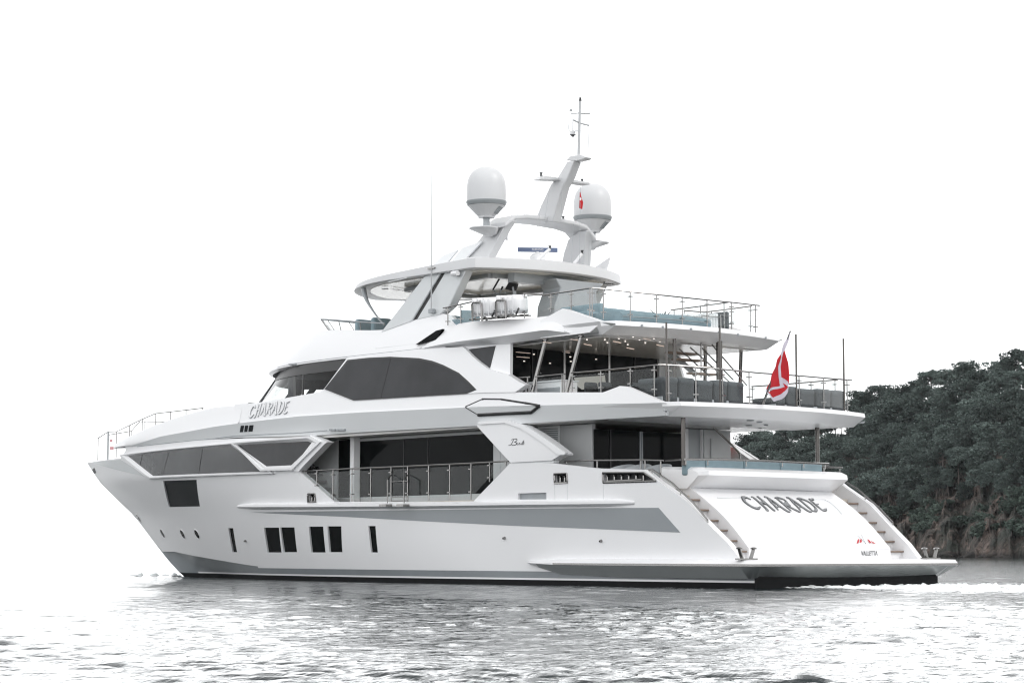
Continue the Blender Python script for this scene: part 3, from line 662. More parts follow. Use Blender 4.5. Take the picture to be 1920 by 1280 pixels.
# aft wing facets
SY = lambda x, z: 3.44-.10*(z-6.9)
fct = xz([(1013, 601), (1054.4, 578.3), (1129.4, 603.3), (1105.4, 623), (1058.5, 629.4), (1013, 634)], SY)
fm = surf_panel(MB(), fct, SY, 0, .25); fm.pair('sun_deck_facet', M['white'], sdo, bevel=.015)
def g_sd(y): return 5.05+.55*(abs(y)/3.3)**2
ae = MB(); aft_end(ae, g_sd, 3.28, 7.00, 6.87, 6.66, .50, 9.2, 5.98, 3.44); ae.build('sun_deck_overhang', M['white'], sdo, ang=20)
cor = MB().prism([on(1129.2, 603.8, Y=3.43), on(1149.6, 605.6, Y=3.40), on(1136, 625.8, Y=3.1), on(1105.4, 623.3, Y=3.43)], (0, -.1, 0)); cor.pair('corner_facet', M['grey4'], sdo)  # grey colour holds the shade of this turned face
# gloss ceiling with downlights over the upper aft deck
cl = MB().box(6.3, 10.1, -3.0, 3.05, 6.628, 6.655); clo = cl.build('gloss_ceiling_panel', M['ceil'], sdo)
for px, py in [(1100.5, 636.5), (1134, 637), (1139, 642.5), (1160.5, 634.5), (1172.5, 639.8), (1177, 646), (1187, 631.5), (1199, 637), (1210, 643), (1226, 634.5), (1237, 640)]:
    a = on(px, py, Z=6.62); MB().lathe([(0, 0), (.024, 0), (.024, -.012), (0, -.015)], a, 12).build('downlight', M['lamp'], clo)
for px, py, l in [(1078, 637, .5), (1102, 646.5, .5), (1157, 641.5, .5), (1213, 635.8, .5), (1182, 653.5, .5), (1238, 648, .5), (1026, 642, .5)]:
    a = on(px, py, Z=6.62); d_ = np.array([.25, -.67, 0]); d_ /= np.linalg.norm(d_)
    MB().obox(a, d_*l/2, np.cross(d_, (0, 0, 1))*.008, (0, 0, .006)).build('strip_light', M['lampstrip'], clo)
# small fittings along the aft edge
ed = MB()
for px, py in [(1242, 613.3), (1295, 617.2), (1347, 622.8), (1383, 627.3), (1435, 633.6), (1203, 610.5)]:
    a = ong(px, py, g_sd); ed.lathe([(0, -.03), (.03, -.03), (.03, .03), (0, .03)], (a[0]-.02, a[1], a[2]), 8)
ed.build('edge_light', M['grey2'], sdo)
# slanted steel struts carrying the sun deck, and the posts of the two lower decks
def strut(t, b, r=.055, name='deck_strut', yt=3.2, yb=3.45, m=M['steel']):
    T = on(*t, Y=yt); Bq = on(*b, Y=yb); T = (T[0], T[1], min(T[2], 6.75)); mb = MB().tube([T, Bq], r, 12); mb.lathe([(0, -.03), (.1, -.03), (.1, 0), (0, 0)], (T[0], T[1], T[2]), 14)
    return mb.pair(name, m, yacht)
strut((1023, 636), (997.8, 735)); strut((1089.5, 629), (1062.5, 735))
def post(px, yt, yb, Y, r=.045, name='deck_post', parent=yacht, ztop=None):
    a = on(px, yt, Y=Y); b = on(px, yb, Y=Y); return MB().tube([(b[0], Y, b[2]), (b[0], Y, a[2] if ztop is None else ztop)], r, 12).build(name, M['steeld'], parent)
post(1281.5, 782, 872, 3.0, .06, ztop=4.4); post(1533, 795, 872, -3.0, .06, ztop=4.4)
post(1265, 640, 710, 1.0, .05, ztop=6.7)
post(1349, 650, 712, -.7, .09, ztop=6.7)

# ------------------------------------------------------------------ flybridge: windscreen, hardtop pillars, hardtop
Aw = [(16.3, 2.6, 7.58), (17.5, 2.6, 7.68), (18.5, 2.6, 7.76), (19.0, 2.58, 7.80), (19.35, 2.45, 7.83), (19.6, 2.0, 7.85), (19.8, 1.0, 7.86), (19.85, 0, 7.86)]
Bw = [(16.3, 2.62, 7.81), (17.5, 2.63, 7.95), (18.6, 2.63, 8.09), (19.25, 2.62, 8.17), (19.7, 2.5, 8.22), (19.98, 2.02, 8.25), (20.2, 1.0, 8.27), (20.25, 0, 8.27)]
def both_ways(P): return [np.array(p) for p in P]+[np.array((p[0], -p[1], p[2])) for p in P[::-1][1:]]
ws = MB().loft([[a, b] for a, b in zip(both_ways(Aw), both_ways(Bw))], ringclosed=False, caps=False)
wso = ws.build('flybridge_windscreen', M['pane'], yacht, ang=60, recalc=False)
MB().tube(both_ways(Bw), .024, 6).build('windscreen_rail', M['grey2'], wso)
MB().tube(both_ways(Aw), .022, 6).build('windscreen_base', M['grey2'], wso)
for i in (1, 2, 4, 5, 6):
    for s in (1, -1): MB().tube([(Aw[i][0], s*Aw[i][1], Aw[i][2]), (Bw[i][0], s*Bw[i][1], Bw[i][2])], .016, 5).build('windscreen_post', M['steel'], wso)
# curved struts between windscreen and hardtop
cs = [on(x, y, Y=2.35) for x, y in [(681.5, 536), (683, 549), (687, 561), (692, 571), (699, 582), (706, 592), (713, 601), (721, 609)]]
cst = MB().tube(cs, [.085, .075, .06, .045, .035, .03, .028, .028], 8); cst.pair('windscreen_strut', M['grey2'], yacht)
PYl = lambda x, z: 2.95-.05*(z-7.6)
pf = xz([(797, 516), (826.5, 511.2), (771, 602.5), (713, 624)], PYl); pr = xz([(834, 510), (874, 503.5), (842, 573), (823, 590), (780, 600)], PYl)
sl = xz([(823, 512), (838, 509.5), (783, 600), (767, 603.5)], PYl)
pm = surf_panel(MB(), pf, PYl, 0, .34); surf_panel(pm, pr, PYl, -.015, .30); pmo = pm.pair('hardtop_pillar', M['pillar'], yacht, bevel=.025)
p2 = surf_panel(MB(), sl, PYl, -.05, .2); p2.pair('pillar_slot', M['black'], pmo)
xh_ = fit_xe(3.0, 14.5, 3, 9.06, 664)
def g_ht(y): return 10.72+1.0*(abs(y)/3.0)**2
front = superplan(3.0, 14.5, xh_, 3, 26)
aft = [(g_ht(y), y) for y in np.linspace(-2.95, 2.95, 21)]
plan = [(11.95, -3.02)]+aft+[(11.95, 3.02)]+front+[(x, -y) for x, y in front[::-1][1:]]
cx_ = 14.2
def ring(k, z, dx=0): return [(cx_+(x-cx_)*k+dx, y*k, lerp(z, 9.06+(z-9.06)*.30, min(max((x-13)/(xh_-13), 0), 1)**.8)) for x, y in plan]
ht = MB().loft([ring(.90, 9.03), ring(.985, 9.02), ring(1, 9.05), ring(1.0, 9.10), ring(.990, 9.33), ring(.93, 9.39), ring(.5, 9.44), ring(.05, 9.45)])
hto = ht.build('hardtop', M['dome'], yacht, ang=28)
hc_ = MB().loft([ring(.88, 9.005), ring(.88, 9.028)]); hco = hc_.build('hardtop_ceiling', M['cream'], hto)
# sunroof recess: sloping grey sides below the ceiling and the shade cassette
rcs = MB()
for (xa, ya, xb, yb) in ((12.2, 1.9, 16.6, 1.5), (16.6, 1.5, 16.6, -1.5), (16.6, -1.5, 12.2, -1.9), (12.2, -1.9, 12.2, 1.9)):
    d_ = np.array([xb-xa, yb-ya, 0]); L_ = np.linalg.norm(d_); d_ /= L_; n_ = np.array([-d_[1], d_[0], 0])
    rcs.obox(((xa+xb)/2, (ya+yb)/2, 8.95), d_*L_/2, n_*.10, (0, 0, .06))
rcs.build('sunroof_frame', M['grey2'], hco)
MB().box(11.55, 11.85, -.55, 1.55, 8.74, 9.02).build('shade_cassette', M['grey2'], hco)
for px, py in [(864, 555), (722, 541), (1003, 547), (962, 515)]:
    a = on(px, py, Z=8.99); MB().lathe([(0, 0), (.10, 0), (.10, -.02), (0, -.025)], a, 16).build('ceiling_speaker', M['grey2'], hco)
for a_, b_ in [((1006, 521), (1030, 525)), ((1028, 543), (1048, 539)), ((737, 542), (765, 546)), ((728, 529), (762, 521))]:
    p, q = on(*a_, Z=8.995), on(*b_, Z=8.995); d_ = (q-p)/2; MB().obox((p+q)/2, d_, np.cross(d_/np.linalg.norm(d_), (0, 0, 1))*.025, (0, 0, .008)).build('ceiling_light', M['shade'], hco)
# aft pillar of the hardtop flaring into its ceiling
ap = MB(); XA = 10.9
pts_l = [(1042, 523), (1052, 546), (1041, 578), (1040, 600)]; pts_r = [(1133, 530), (1119, 541), (1120, 574), (1120, 600)]
rings_ = []
for (l, r_) in zip(pts_l, pts_r):
    yl, yr = on(*l, X=XA)[1], on(*r_, X=XA)[1]; z = (on(*l, X=XA)[2]+on(*r_, X=XA)[2])/2
    rings_.append([(XA, yl, min(z, 9.03)), (XA, yr, min(z, 9.03)), (XA+.9, yr+.1, min(z, 9.03)), (XA+.9, yl-.1, min(z, 9.03))])
ap.loft(rings_); ap.build('hardtop_aft_pillar', M['grey2'], yacht, bevel=.04)
MB().tube([on(1133, 531, X=10.6), on(1149, 531.5, X=10.6)], .05, 10).build('deck_shower', M['steel'], hto)
cmr = MB(); a = on(855, 512, Y=2.98); cmr.tube([a+np.array([.15, 0, 0]), a+np.array([-.15, .06, -.02])], .075, 12); cmr.build('deck_camera', M['white'], hto)

# ------------------------------------------------------------------ radar arch, mast and domes
LY = lambda x, z: 2.14-.34*(z-9.3)
leg = xz([(868, 493), (912, 487), (944.6, 427), (955, 412), (939.7, 414.5), (914, 430), (895, 453.5)], LY)
lg = surf_panel(MB(), leg, LY, 0, .30); lgo = lg.pair('radar_arch_leg', M['dome'], yacht, bevel=.03)
for poly in ([(815, 499), (836, 479), (863, 469.2), (842, 494.5)], [(848.6, 493.5), (872, 464.8), (909, 452.5), (875, 489)]):
    f = xz(poly, LY); fm = surf_panel(MB(), f, LY, .10, .06); fm.build('arch_fin', M['shade'], lgo)
zb = on(975, 421, Y=1.6)[2]
bx0 = on(952, 412, Y=1.72)[0]
bm_ = MB()
ysec = [(-1.84, -.36), (-1.45, -.04), (-1.0, .03), (0, .06), (1.0, .03), (1.45, -.04), (1.84, -.30)]
bm_.loft([[(bx0-.05, y, 10.62+dz), (bx0-.05, y, 10.76+dz), (bx0+.95, y, 10.76+dz), (bx0+.95, y, 10.62+dz)] for y, dz in ysec])
bm_.build('radar_arch_beam', M['dome'], yacht, bevel=.04)
def dome(s, px, py):
    c = on(px, py, Y=2.14*s); cx, cy = c[0], c[1]; zb = c[2]
    d = MB().lathe([(.57, .02), (.58, .10), (.58, .34), (.577, .48), (.56, .61), (.525, .73), (.465, .84), (.38, .93), (.27, 1.0), (.14, 1.045), (0, 1.058)], (cx, cy, zb), 40)
    do = d.build('satellite_dome', M['dome'], yacht, ang=60)
    MB().lathe([(.30, -.10), (.56, -.10), (.575, -.06), (.60, -.015), (.60, .02), (.3, .03)], (cx, cy, zb), 40).build('dome_rim', M['rim'], do)
    MB().lathe([(0, -.46), (.24, -.46), (.25, -.42), (.555, -.11), (.5, -.09)], (cx, cy, zb), 14).build('dome_base', M['dome'], do, ang=10)
    h = MB(); a = np.array([-.80, .20*s*0-.25, 0]); a /= np.linalg.norm(a); rd = math.cos(.74)
    cc = np.array([cx, cy, zb-.27])+a*.415; t = np.cross(a, (0, 0, 1)); u = a*.62+np.array([0, 0, .62]); u /= np.linalg.norm(u); nn = np.cross(t, u)
    h.obox(cc, t*.09, u*.13, nn*.012); h.build('dome_hatch', M['rim'], do)
    MB().lathe([(0, -.78), (.10, -.78), (.10, -.46), (0, -.46)], (cx, cy, zb), 12).build('dome_pedestal', M['grey2'], do)
    pl = MB(); z0 = zb-.76
    pl.loft([[(cx+.45*math.cos(t)*k, cy+(.42*math.sin(t)+(.10 if k > .9 else -.25))*1*s*k, z0+dz) for t in np.linspace(0, 2*math.pi, 14, endpoint=False)] for k, dz in ((.25, -.24), (.5, -.18), (1, -.03), (1, .0), (.8, .02))])
    pl.build('dome_platform', M['dome'], do)
dome(1, 912, 379.5); dome(-1, 1111, 408)
mastp = [on(x, y, Y=.16) for x, y in [(1001, 416), (1018, 376.6), (1033, 345), (1045, 333), (1063, 303), (1076, 301.5), (1063, 335), (1053.75, 350), (1036.6, 416)]]
mt = MB().prism(mastp, (0, -.32, 0)); mto = mt.build('mast', M['dome'], yacht, bevel=.03)
XM = on(1050, 340, Y=0)[0]
cb = [on(1003.75, 337.5, X=XM), on(1014.7, 331, X=XM), on(1097.5, 343, X=XM), on(1099, 347.5, X=XM), on(1055, 341.5, X=XM), on(1040, 339, X=XM)]
MB().prism([q+np.array([-.18, 0, 0]) for q in cb], (.36, 0, 0)).build('mast_crossbar', M['dome'], mto, bevel=.01)
ptf = [on(x, y, Y=.14) for x, y in [(1061.6, 300.5), (1068.7, 292.5), (1088, 290), (1097.5, 294.5), (1095, 298), (1080, 302)]]
MB().prism(ptf, (0, -.28, 0)).build('mast_platform', M['dome'], mto, bevel=.02)
XT = on(1086, 290, Y=0)[0]
P_ = lambda x, y: on(x, y, Y=0)
tp = MB(); tp.tube([P_(1085, 293), P_(1087.5, 190)], [.045, .038], 10); tp.build('mast_pole', M['whip'], mto)
MB().lathe([(0, 0), (.05, 0), (.03, .05), (.04, .09), (0, .1)], P_(1088, 189), 10).build('anchor_light', M['black'], mto)
arm = MB()
arm.tube([P_(1070.5, 209), P_(1071, 213), P_(1078, 213), P_(1088, 212)], .018, 6)
q = on(1088, 213, X=XT); arm.tube([q, q+np.array([0, -.38, .05])], .026, 6)
q = on(1087, 231, X=XT); arm.tube([q+np.array([0, .26, .06]), q, q+np.array([0, -.36, -.02])], .026, 6)
arm.tube([P_(1070, 248), P_(1066, 242), P_(1065.5, 232)], .012, 6); arm.tube([P_(1088, 246), P_(1078, 246)], .02, 6)
arm.build('mast_arm', M['whip'], mto)
dm = MB(); c = P_(1074, 253.5); dm.lathe([(.085, 0), (.085, .06), (.05, .13), (.02, .15), (.014, .3), (.014, .5), (0, .5)], c, 16); dmo = dm.build('dome_camera', M['dome'], mto)
MB().lathe([(0, -.06), (.04, -.05), (.055, -.01), (.09, .0), (.09, .01), (0, .01)], c, 16).build('camera_lens', M['ink'], dmo)
hn = MB(); hn.lathe([(0, 0), (.05, 0), (.05, .03), (.02, .05), (0, .05)], P_(1070.5, 208), 10); hn.build('wind_sensor', M['grey2'], mto)
def whip(p0, p1, r=.014, name='whip_antenna', parent=yacht, m=M['whip']): return MB().tube([p0, p1], [r, r*.55], 6).build(name, m, parent)
q = on(1102.5, 293, X=XT); whip(q, on(1106.3, 170, X=XT), .012, parent=mto); MB().tube([q, P_(1090, 296)], .012, 6).build('antenna_bracket', M['white'], mto)
# long whip beside the port pillar
b0 = on(809.5, 583, Y=3.0); t0 = on(808.5, 328, Y=3.0); wh = whip((b0[0], 3.02, b0[2]), (b0[0], 3.02, t0[2]), .02)
MB().obox(b0, (.10, 0, 0), (0, .05, 0), (0, 0, .06)).build('antenna_base', M['grey2'], wh)
MB().obox((b0[0], 3.0, 9.2), (.16, 0, 0), (0, .04, 0), (0, 0, .02)).build('antenna_clamp', M['steel'], wh)
for px, y0, y1 in [(958.5, 411, 388), (970.5, 411.5, 388), (983, 412, 386), (993, 412, 402)]:
    a = on(px, y0, X=bx0+.3); b = on(px, y1, X=bx0+.3); o_ = whip(a, b, .010); MB().tube([a, a+np.array([0, 0, .10])], .022, 6).build('antenna_base', M['grey2'], o_)
for px, y0, y1 in [(1023.5, 332, 323), (1032.5, 333, 326), (1042, 334, 313), (1064, 337, 330), (1074, 338.5, 330), (1083, 340, 334)]:
    a = on(px, y0, X=XM); b = on(px, y1, X=XM); whip(a, b, .010, parent=mto)
def navlight(px, py, X, parent):
    a = on(px, py, X=X); MB().lathe([(0, 0), (.055, 0), (.03, .04), (.03, .06), (.055, .10), (0, .11)], a, 10).build('navigation_light', M['ink'], parent)
navlight(1014.5, 330, XM, mto); navlight(1091.5, 342, XM, mto); navlight(1056, 411.5, bx0+.2, yacht); navlight(1056.5, 341.5, XM-.19, mto)
# signal halyards
hy_ = MB()
for a_, b_ in [((1030.5, 352), (1020, 422)), ((1015, 384), (1007, 430)), ((1053, 350), (1052.5, 410)), ((1088.5, 348), (1086, 500)), ((1075, 420), (1071, 500)), ((1104.5, 450), (1104, 500))]:
    hy_.tube([on(*a_, X=XM-.15), on(*b_, X=XM-.4)], .006, 4)
hy_.build('signal_halyards', M['grey2'], mto)
# open array radar on its pole pedestal
ra = on(1008, 468.5, Y=0); rd = MB(); dv = np.array([RT[0], RT[1], 0])+np.array([0, 0, -.012]); dv /= np.linalg.norm(dv)
rd.obox(ra, dv*.60, np.array([FW[0], FW[1], 0])*.05, (0, 0, .065)); rdo = rd.build('radar_scanner', M['radar'], yacht, bevel=.01)
MB().lathe([(0, -.42), (.24, -.42), (.24, -.20), (.16, -.12), (.06, -.08), (.06, -.06), (0, -.06)], ra, 20).build('radar_pedestal', M['white'], rdo)
for (b_, t_, n_) in (((1006, 489), (1031, 467), 1), ((1073, 498), (1091.5, 475.5), -1)):
    B0 = on(*b_, X=11.2); T0 = on(*t_, X=11.0); lm = MB().tube([B0, T0], .05, 10); lo_ = lm.build('stern_light_pole', M['white'], yacht)
    MB().lathe([(0, 0), (.05, 0), (.03, .04), (.05, .1), (0, .1)], T0, 10).build('navigation_light', M['ink'], lo_)
# loudhailer under the arch
hl = on(952, 443, Y=1.2); MB().tube([hl, hl+np.array([.05, .04, 0]), hl+np.array([.25, .05, .0])], [.13, .11, .03], 14).build('loudhailer', M['white'], yacht)
# starboard aft fin on the hardtop edge
sfn = [on(x, y, Y=-2.75) for x, y in [(1111, 506), (1145, 483), (1137.5, 510)]]
MB().prism(sfn, (0, .06, 0)).build('hardtop_fin', M['white'], hto)

# ------------------------------------------------------------------ transom, stairs, swim platform
tpx = [(1558.8, 921.9), (1585, 940.6), (1605, 957), (1622.5, 972.5), (1641.3, 993), (1657, 1012), (1669.4, 1027.8)]
TP = [(p[0], p[2]) for p in [on(x, y, Y=-2.8) for x, y in tpx]]            # (x, z) down the sloping face
TPb = TP+[(TP[-1][0]-.01, .70)]
def tx(z): return float(np.interp(z, [p[1] for p in TPb[::-1]], [p[0] for p in TPb[::-1]]))
tm = MB(); tm.loft([[(x-.06*(1-(y/2.8)**2), y, z) for x, z in TPb]+[(6.5, y, .70), (6.5, y, TP[0][1])] for y in np.linspace(2.8, -2.8, 15)])
tmo = tm.build('transom', M['white'], yacht, ang=30)
cm = MB()
cp = [(4.35, 3.10), (2.95, 3.05), (2.74, 2.965), (2.72, 2.84), (TP[0][0]+.02, TP[0][1]-.01), (4.35, TP[0][1]-.02)]
def csec(y, dx=0, dz=0): return [(x+(dx if x < 4 and i < 4 else 0), y, z-(dz if i < 3 else 0)) for i, (x, z) in enumerate(cp)]
cm.loft([csec(2.9, .26, .06), csec(2.78, .0, 0)]+[csec(y, -.05*(1-(y/2.7)**2)) for y in np.linspace(2.6, -2.6, 11)]+[csec(-2.78, .05), csec(-2.92, .38, .05)])
cmo = cm.build('transom_coaming', M['white'], yacht, ang=22)
def on_tr(px, py): return solve(px, py, lambda p: tx(p[2])-.05-p[0])
# pressed panel line round the garage door
gl_ = [on_tr(x, y) for x, y in [(1345, 932.5), (1420, 933.5), (1500, 935), (1545, 936), (1556, 941), (1568, 951), (1578.5, 963)]]
MB().tube([p+np.array([-.004, 0, 0]) for p in gl_], .012, 5).build('garage_door_seam', M['shade'], tmo)
seam = MB(); seam.tube([(TP[-1][0]-.065+.055*(y/2.8)**2, y, TP[-1][1]) for y in np.linspace(-2.79, 2.79, 12)], .006, 4); seam.build('transom_seam', M['shade'], tmo)
# treads: teak nosing over white risers, both sides
trd = [on(x, y, Y=2.82) for x, y in [(1311, 937), (1327.5, 956), (1346, 975.6), (1363, 994), (1381, 1013.5), (1399, 1033.6)]]
for s in (1, -1):
    rs = MB(); pts = []
    for i, a in enumerate(trd):
        xb = trd[i-1][0]+.12 if i else a[0]+1.8
        y0, y1 = sorted((s*2.78, s*3.62)); rs.box(a[0]+.05, xb, y0, y1, .66, a[2]-.025)
    ro = rs.build('stern_stairs', M['white'], yacht)
    for i, a in enumerate(trd):
        y0, y1 = sorted((s*2.81, s*3.52)); MB().box(a[0]-.03, a[0]+.33, y0, y1, a[2]-.024, a[2]+.025).build('tread', M['teak'], ro, bevel=.015)
# aft main deck floor beside the stairs
MB().box(4.0, 7.0, -3.6, 3.6, 2.36, 2.40).build('aft_main_deck', M['deck'], yacht)
# swim platform with its long side wings
pl_o = [(8.55, 3.80, 3.70), (8.1, 3.87, 3.66), (7.3, 3.98, 3.6), (5, 4.03, 3.6), (2, 4.03, 3.55), (.6, 4.02, 3.5), (.12, 4.0, 3.4), (0.0, 3.9, 3.2)]
st_ = []
for i, (x, y, yi) in enumerate(pl_o):
    k = [.0, .35, .8, 1, 1, 1, 1, 1][i]; t = [.615, .65, .68, .69, .69, .69, .69, .69][i]
    xi = x if i < 5 else [1.6, 1.6, 1.6][i-5]
    st_.append([(xi, yi, t+.03), (x, y-.10, t), (x, y, .60), (x, y, .60-.055*k), (lerp(x, x+.45, 1 if i > 5 else 0), y-.30*k-.02, .60-.36*k), (xi, yi, .60-.36*k)])
for y in np.linspace(3.5, 0, 8):
    xx = -.10*(1-(y/3.9)**2); st_.append([(1.6, y*.82, .72), (xx+.10, y, .69), (xx, y, .60), (xx, y, .545), (xx+.55, y, .25), (1.6, y*.82, .25)])
sw = MB().loft(st_+[[(a, -b, c) for a, b, c in r] for r in st_[::-1][1:]])
swo = sw.build('swim_platform', M['white'], yacht, ang=28)
def band(j0, j1, dz0, dz1, off, name, m, i0=0):
    L = st_+[[(a, -b, c) for a, b, c in r] for r in st_[::-1][1:]]
    L = L[i0:len(L)-i0]
    c = np.array([4.0, 0, 0]); rr_ = []
    for r in L:
        a, b = np.array(r[j0]), np.array(r[j1]); n_ = np.array([a[0]-3 if a[0] < 1 else 0, a[1] if abs(a[1]) > 3 else 0, 0]); n_ = n_/(np.linalg.norm(n_)+1e-9)
        p = lerp(a, b, dz0)+n_*off; q = lerp(a, b, dz1)+n_*off; rr_.append([p, q, q-n_*.03, p-n_*.03])
    return MB().loft(rr_).build(name, m, swo, ang=30)
band(2, 3, 0, 1, .012, 'steel_edge', M['steel'], 2)
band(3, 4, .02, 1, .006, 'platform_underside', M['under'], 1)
MB().box(.435, .475, -3.60, 3.60, -.8, .30).build('stern_underside', M['boot'], hull)
def cleat(c, name='mooring_bollard'):
    mb = MB(); mb.obox(c+np.array([0, 0, .02]), np.array([.10, 0, 0]), np.array([0, .30, 0]), (0, 0, .02))
    for s in (1, -1):
        a = c+np.array([0, s*.16, .03]); b = c+np.array([0, s*.26, .26]); mb.tube([a, b], [.05, .045], 10); mb.lathe([(0, 0), (.075, 0), (.085, .02), (.05, .045), (0, .05)], b, 12)
    return mb.build(name, M['steel'], swo)
cleat(np.array([.62, on(1406, 1049, Z=.70)[1]-.0, .70])); cleat(np.array([.62, -3.55, .70]))
# handrails up the two quarters
qr = [on(x, y, Y=3.66) for x, y in [(1213, 881), (1222.5, 880), (1260, 905), (1300, 942), (1327, 974.5)]]
for s in (1, -1):
    f = lambda p: np.array([p[0], p[1]*s, p[2]]); q = MB(); q.tube([f(p) for p in qr], .025, 8)
    for t in (1, 2.4, 4):
        i = int(t); p = lerp(qr[i], qr[min(i+1, 4)], t-i); q.tube([f(p), f(p-np.array([0, 0, .16]))], .018, 6)
    q.build('quarter_handrail', M['steel'], yacht)

# ------------------------------------------------------------------ railings
def railing(name, top, posts, S, glass=True, hr=.022, pr=.018, sides=(1,), clamps=True, skip=()):
    for s in sides:
        f = lambda p: np.array([p[0], p[1]*s, p[2]])
        T = [f(S(*p)) for p in top]
        ro = MB().tube(T, hr, 8).build(name, M['steel'], yacht)
        PP = []
        for px, yt, yb in posts:
            b = S(px, yb); t = S(px, yt); b = f(b); zt = t[2]; PP.append((b, zt))
            mb = MB().tube([b, (b[0], b[1], zt)], pr, 8)
            if clamps and zt-b[2] > .5:
                for k in (.22, .84): mb.obox((b[0], b[1], lerp(b[2], zt, k)), (.055, 0, 0), (0, .055, 0), (0, 0, .014))
            mb.build('rail_post', M['steel'], ro)
        if glass:
            for i, ((b0, t0), (b1, t1)) in enumerate(zip(PP, PP[1:])):
                if i in skip: continue
                d = b1-b0; d[2] = 0; L = np.linalg.norm(d[:2]); d = d/L; n_ = np.array([-d[1], d[0], 0])*.006
                a, b = b0+d*.05, b1-d*.05
                q = [(a[0], a[1], b0[2]+.09), (b[0], b[1], b1[2]+.09), (b[0], b[1], t1-.07), (a[0], a[1], t0-.07)]
                MB().prism([np.array(p)-n_ for p in q], 2*n_).build('glass_panel', M['pane'], ro)
    return ro
Su = lambda x, y: on(x, y, Y=3.60)
railing('upper_deck_rail', [(1071, 699), (1126, 694.5), (1182, 689), (1232, 684)], [(1073, 699, 735), (1126.7, 694.5, 735.5), (1182, 689, 728), (1227, 684.5, 742.5)], Su, sides=(1, -1))
railing('bar_rail', [(962, 709), (980, 707.5), (993, 706.5)], [(967, 708.5, 715), (989, 707, 735)], lambda x, y: on(x, y, Y=3.45), glass=False)
railing('bar_rail', [(1004, 706), (1060, 700.8)], [(1006, 706, 735), (1054, 701.5, 735), (1057.5, 701.3, 735)], lambda x, y: on(x, y, Y=3.45), skip=(1,))
Sa = lambda x, y: ong(x, y, lambda q: g_up(q)+.40)
railing('aft_deck_rail', [(1234, 683.7), (1248, 683.8), (1305, 687.5), (1355, 692), (1420, 698.7), (1500, 704.3), (1597, 712.6)],
        [(1254, 684, 752.5), (1305, 687.5, 754), (1355, 692, 755.5), (1405, 697.2, 757.5), (1499, 704, 763), (1544.5, 708.5, 767), (1589, 712, 772)], Sa)
for px, yt, yb in [(1250.3, 604, 752.5), (1350.8, 614, 755), (1494, 626.6, 763), (1583.3, 635, 772)]:
    b = Sa(px, yb); t = Sa(px, yt); MB().tube([b, (b[0], b[1], t[2])], .026, 8).build('awning_pole', M['steeld'], yacht)
Ss = lambda x, y: on(x, y, Y=3.22)
railing('sun_deck_rail', [(831, 577.5), (840, 576), (891.7, 564.3)], [(839.6, 576, 610), (864, 569.5, 606), (891.5, 564.3, 601)], Ss, sides=(1, -1))
railing('sun_deck_rail', [(981.7, 550), (1019.6, 553), (1050.6, 548.8), (1108, 540)], [(983.5, 550, 596.5), (1033.2, 551.5, 586), (1071, 546, 581), (1106, 540.5, 592)], Ss, sides=(1, -1))
Sg = lambda x, y: ong(x, y, lambda q: g_sd(q)+.22)
railing('sun_deck_aft_rail', [(1110, 540), (1131, 541.6), (1220, 551), (1279, 557.3), (1326, 562.3), (1372, 566.8), (1424, 572.7)],
        [(1110.5, 540.5, 594), (1131.5, 541.8, 597.5), (1181.8, 547, 602), (1231, 552, 604.5), (1279.4, 557.4, 608), (1326, 562.3, 613.7), (1371.6, 566.9, 618.7), (1417, 572, 624.4)], Sg)
Si = lambda x, y: on(x, y, Y=-.9)
railing('stairwell_rail', [(1258, 581.2), (1310, 574.5), (1366, 566.5)], [(1264, 580.5, 596), (1313.5, 574, 610), (1358, 567.6, 617.5)], Si, glass=False, clamps=False)
Sm = lambda x, y: on(x, y, Y=3.72)
railing('side_deck_rail', [(561.5, 883.3), (659.5, 878), (732, 875), (880, 868), (953.5, 864.2)],
        [(566, 883, 893), (594, 881.6, 918), (624, 880, 940), (659.5, 878, 940), (695, 876.7, 939.5), (733, 875, 939), (764, 873.7, 938.5), (803.6, 871.8, 938), (843, 870, 937.5), (883, 868, 936.5), (918, 866.2, 903), (949, 864.6, 872)], Sm)
Sf = lambda x, y: on(x, y, Y=3.55)
railing('main_deck_rail', [(1058.6, 865), (1110, 862.6), (1200, 861.8), (1244, 863)], [(1063, 865, 868), (1119.5, 862.6, 877), (1201.5, 862, 878.5), (1209.5, 862.2, 879), (1239, 862.8, 892)], Sf, glass=False, clamps=False, sides=(1, -1))
Sc = lambda x, y: on(x, y, X=3.05)
railing('coaming_rail', [(1284, 860.8), (1350, 861), (1440, 863.7), (1554, 869.5)], [(1286, 860.8, 871), (1327, 861, 872), (1399, 862.5, 874), (1467, 865, 875), (1507, 867, 877), (1547, 869.2, 879)], Sc, glass=False, clamps=False, hr=.03)
MB().tube([on(1247, 863, X=4.2), on(1284, 861, X=3.9)], .022, 8).build('stair_gate_rail', M['steel'], yacht)
Sb = lambda x, y: onf(x, y, lambda a, b: max(DP(a)-.5, .12))
railing('bow_rail', [(183.2, 821.5), (203, 809), (217.6, 809), (243, 797), (266.4, 785.7), (291.7, 774.9), (319.3, 771.8), (349, 768.4), (380.7, 764.6)],
        [(183.3, 821.5, 863), (217.6, 809, 858), (242.5, 797, 824), (266.4, 785.7, 810), (291.7, 774.9, 800), (319.3, 771.8, 789), (348.7, 768.4, 778), (379.5, 764.8, 768)], Sb, glass=False, clamps=False, hr=.021, pr=.019)
railing('bow_rail', [(203, 815), (246, 808), (262, 790), (312, 790.6)], [(246, 808, 824), (271.3, 791, 809), (292, 790, 800)], lambda x, y: onf(x, y, lambda a, b: -max(DP(a)-.5, .12)), glass=False, clamps=False, hr=.016, pr=.015)
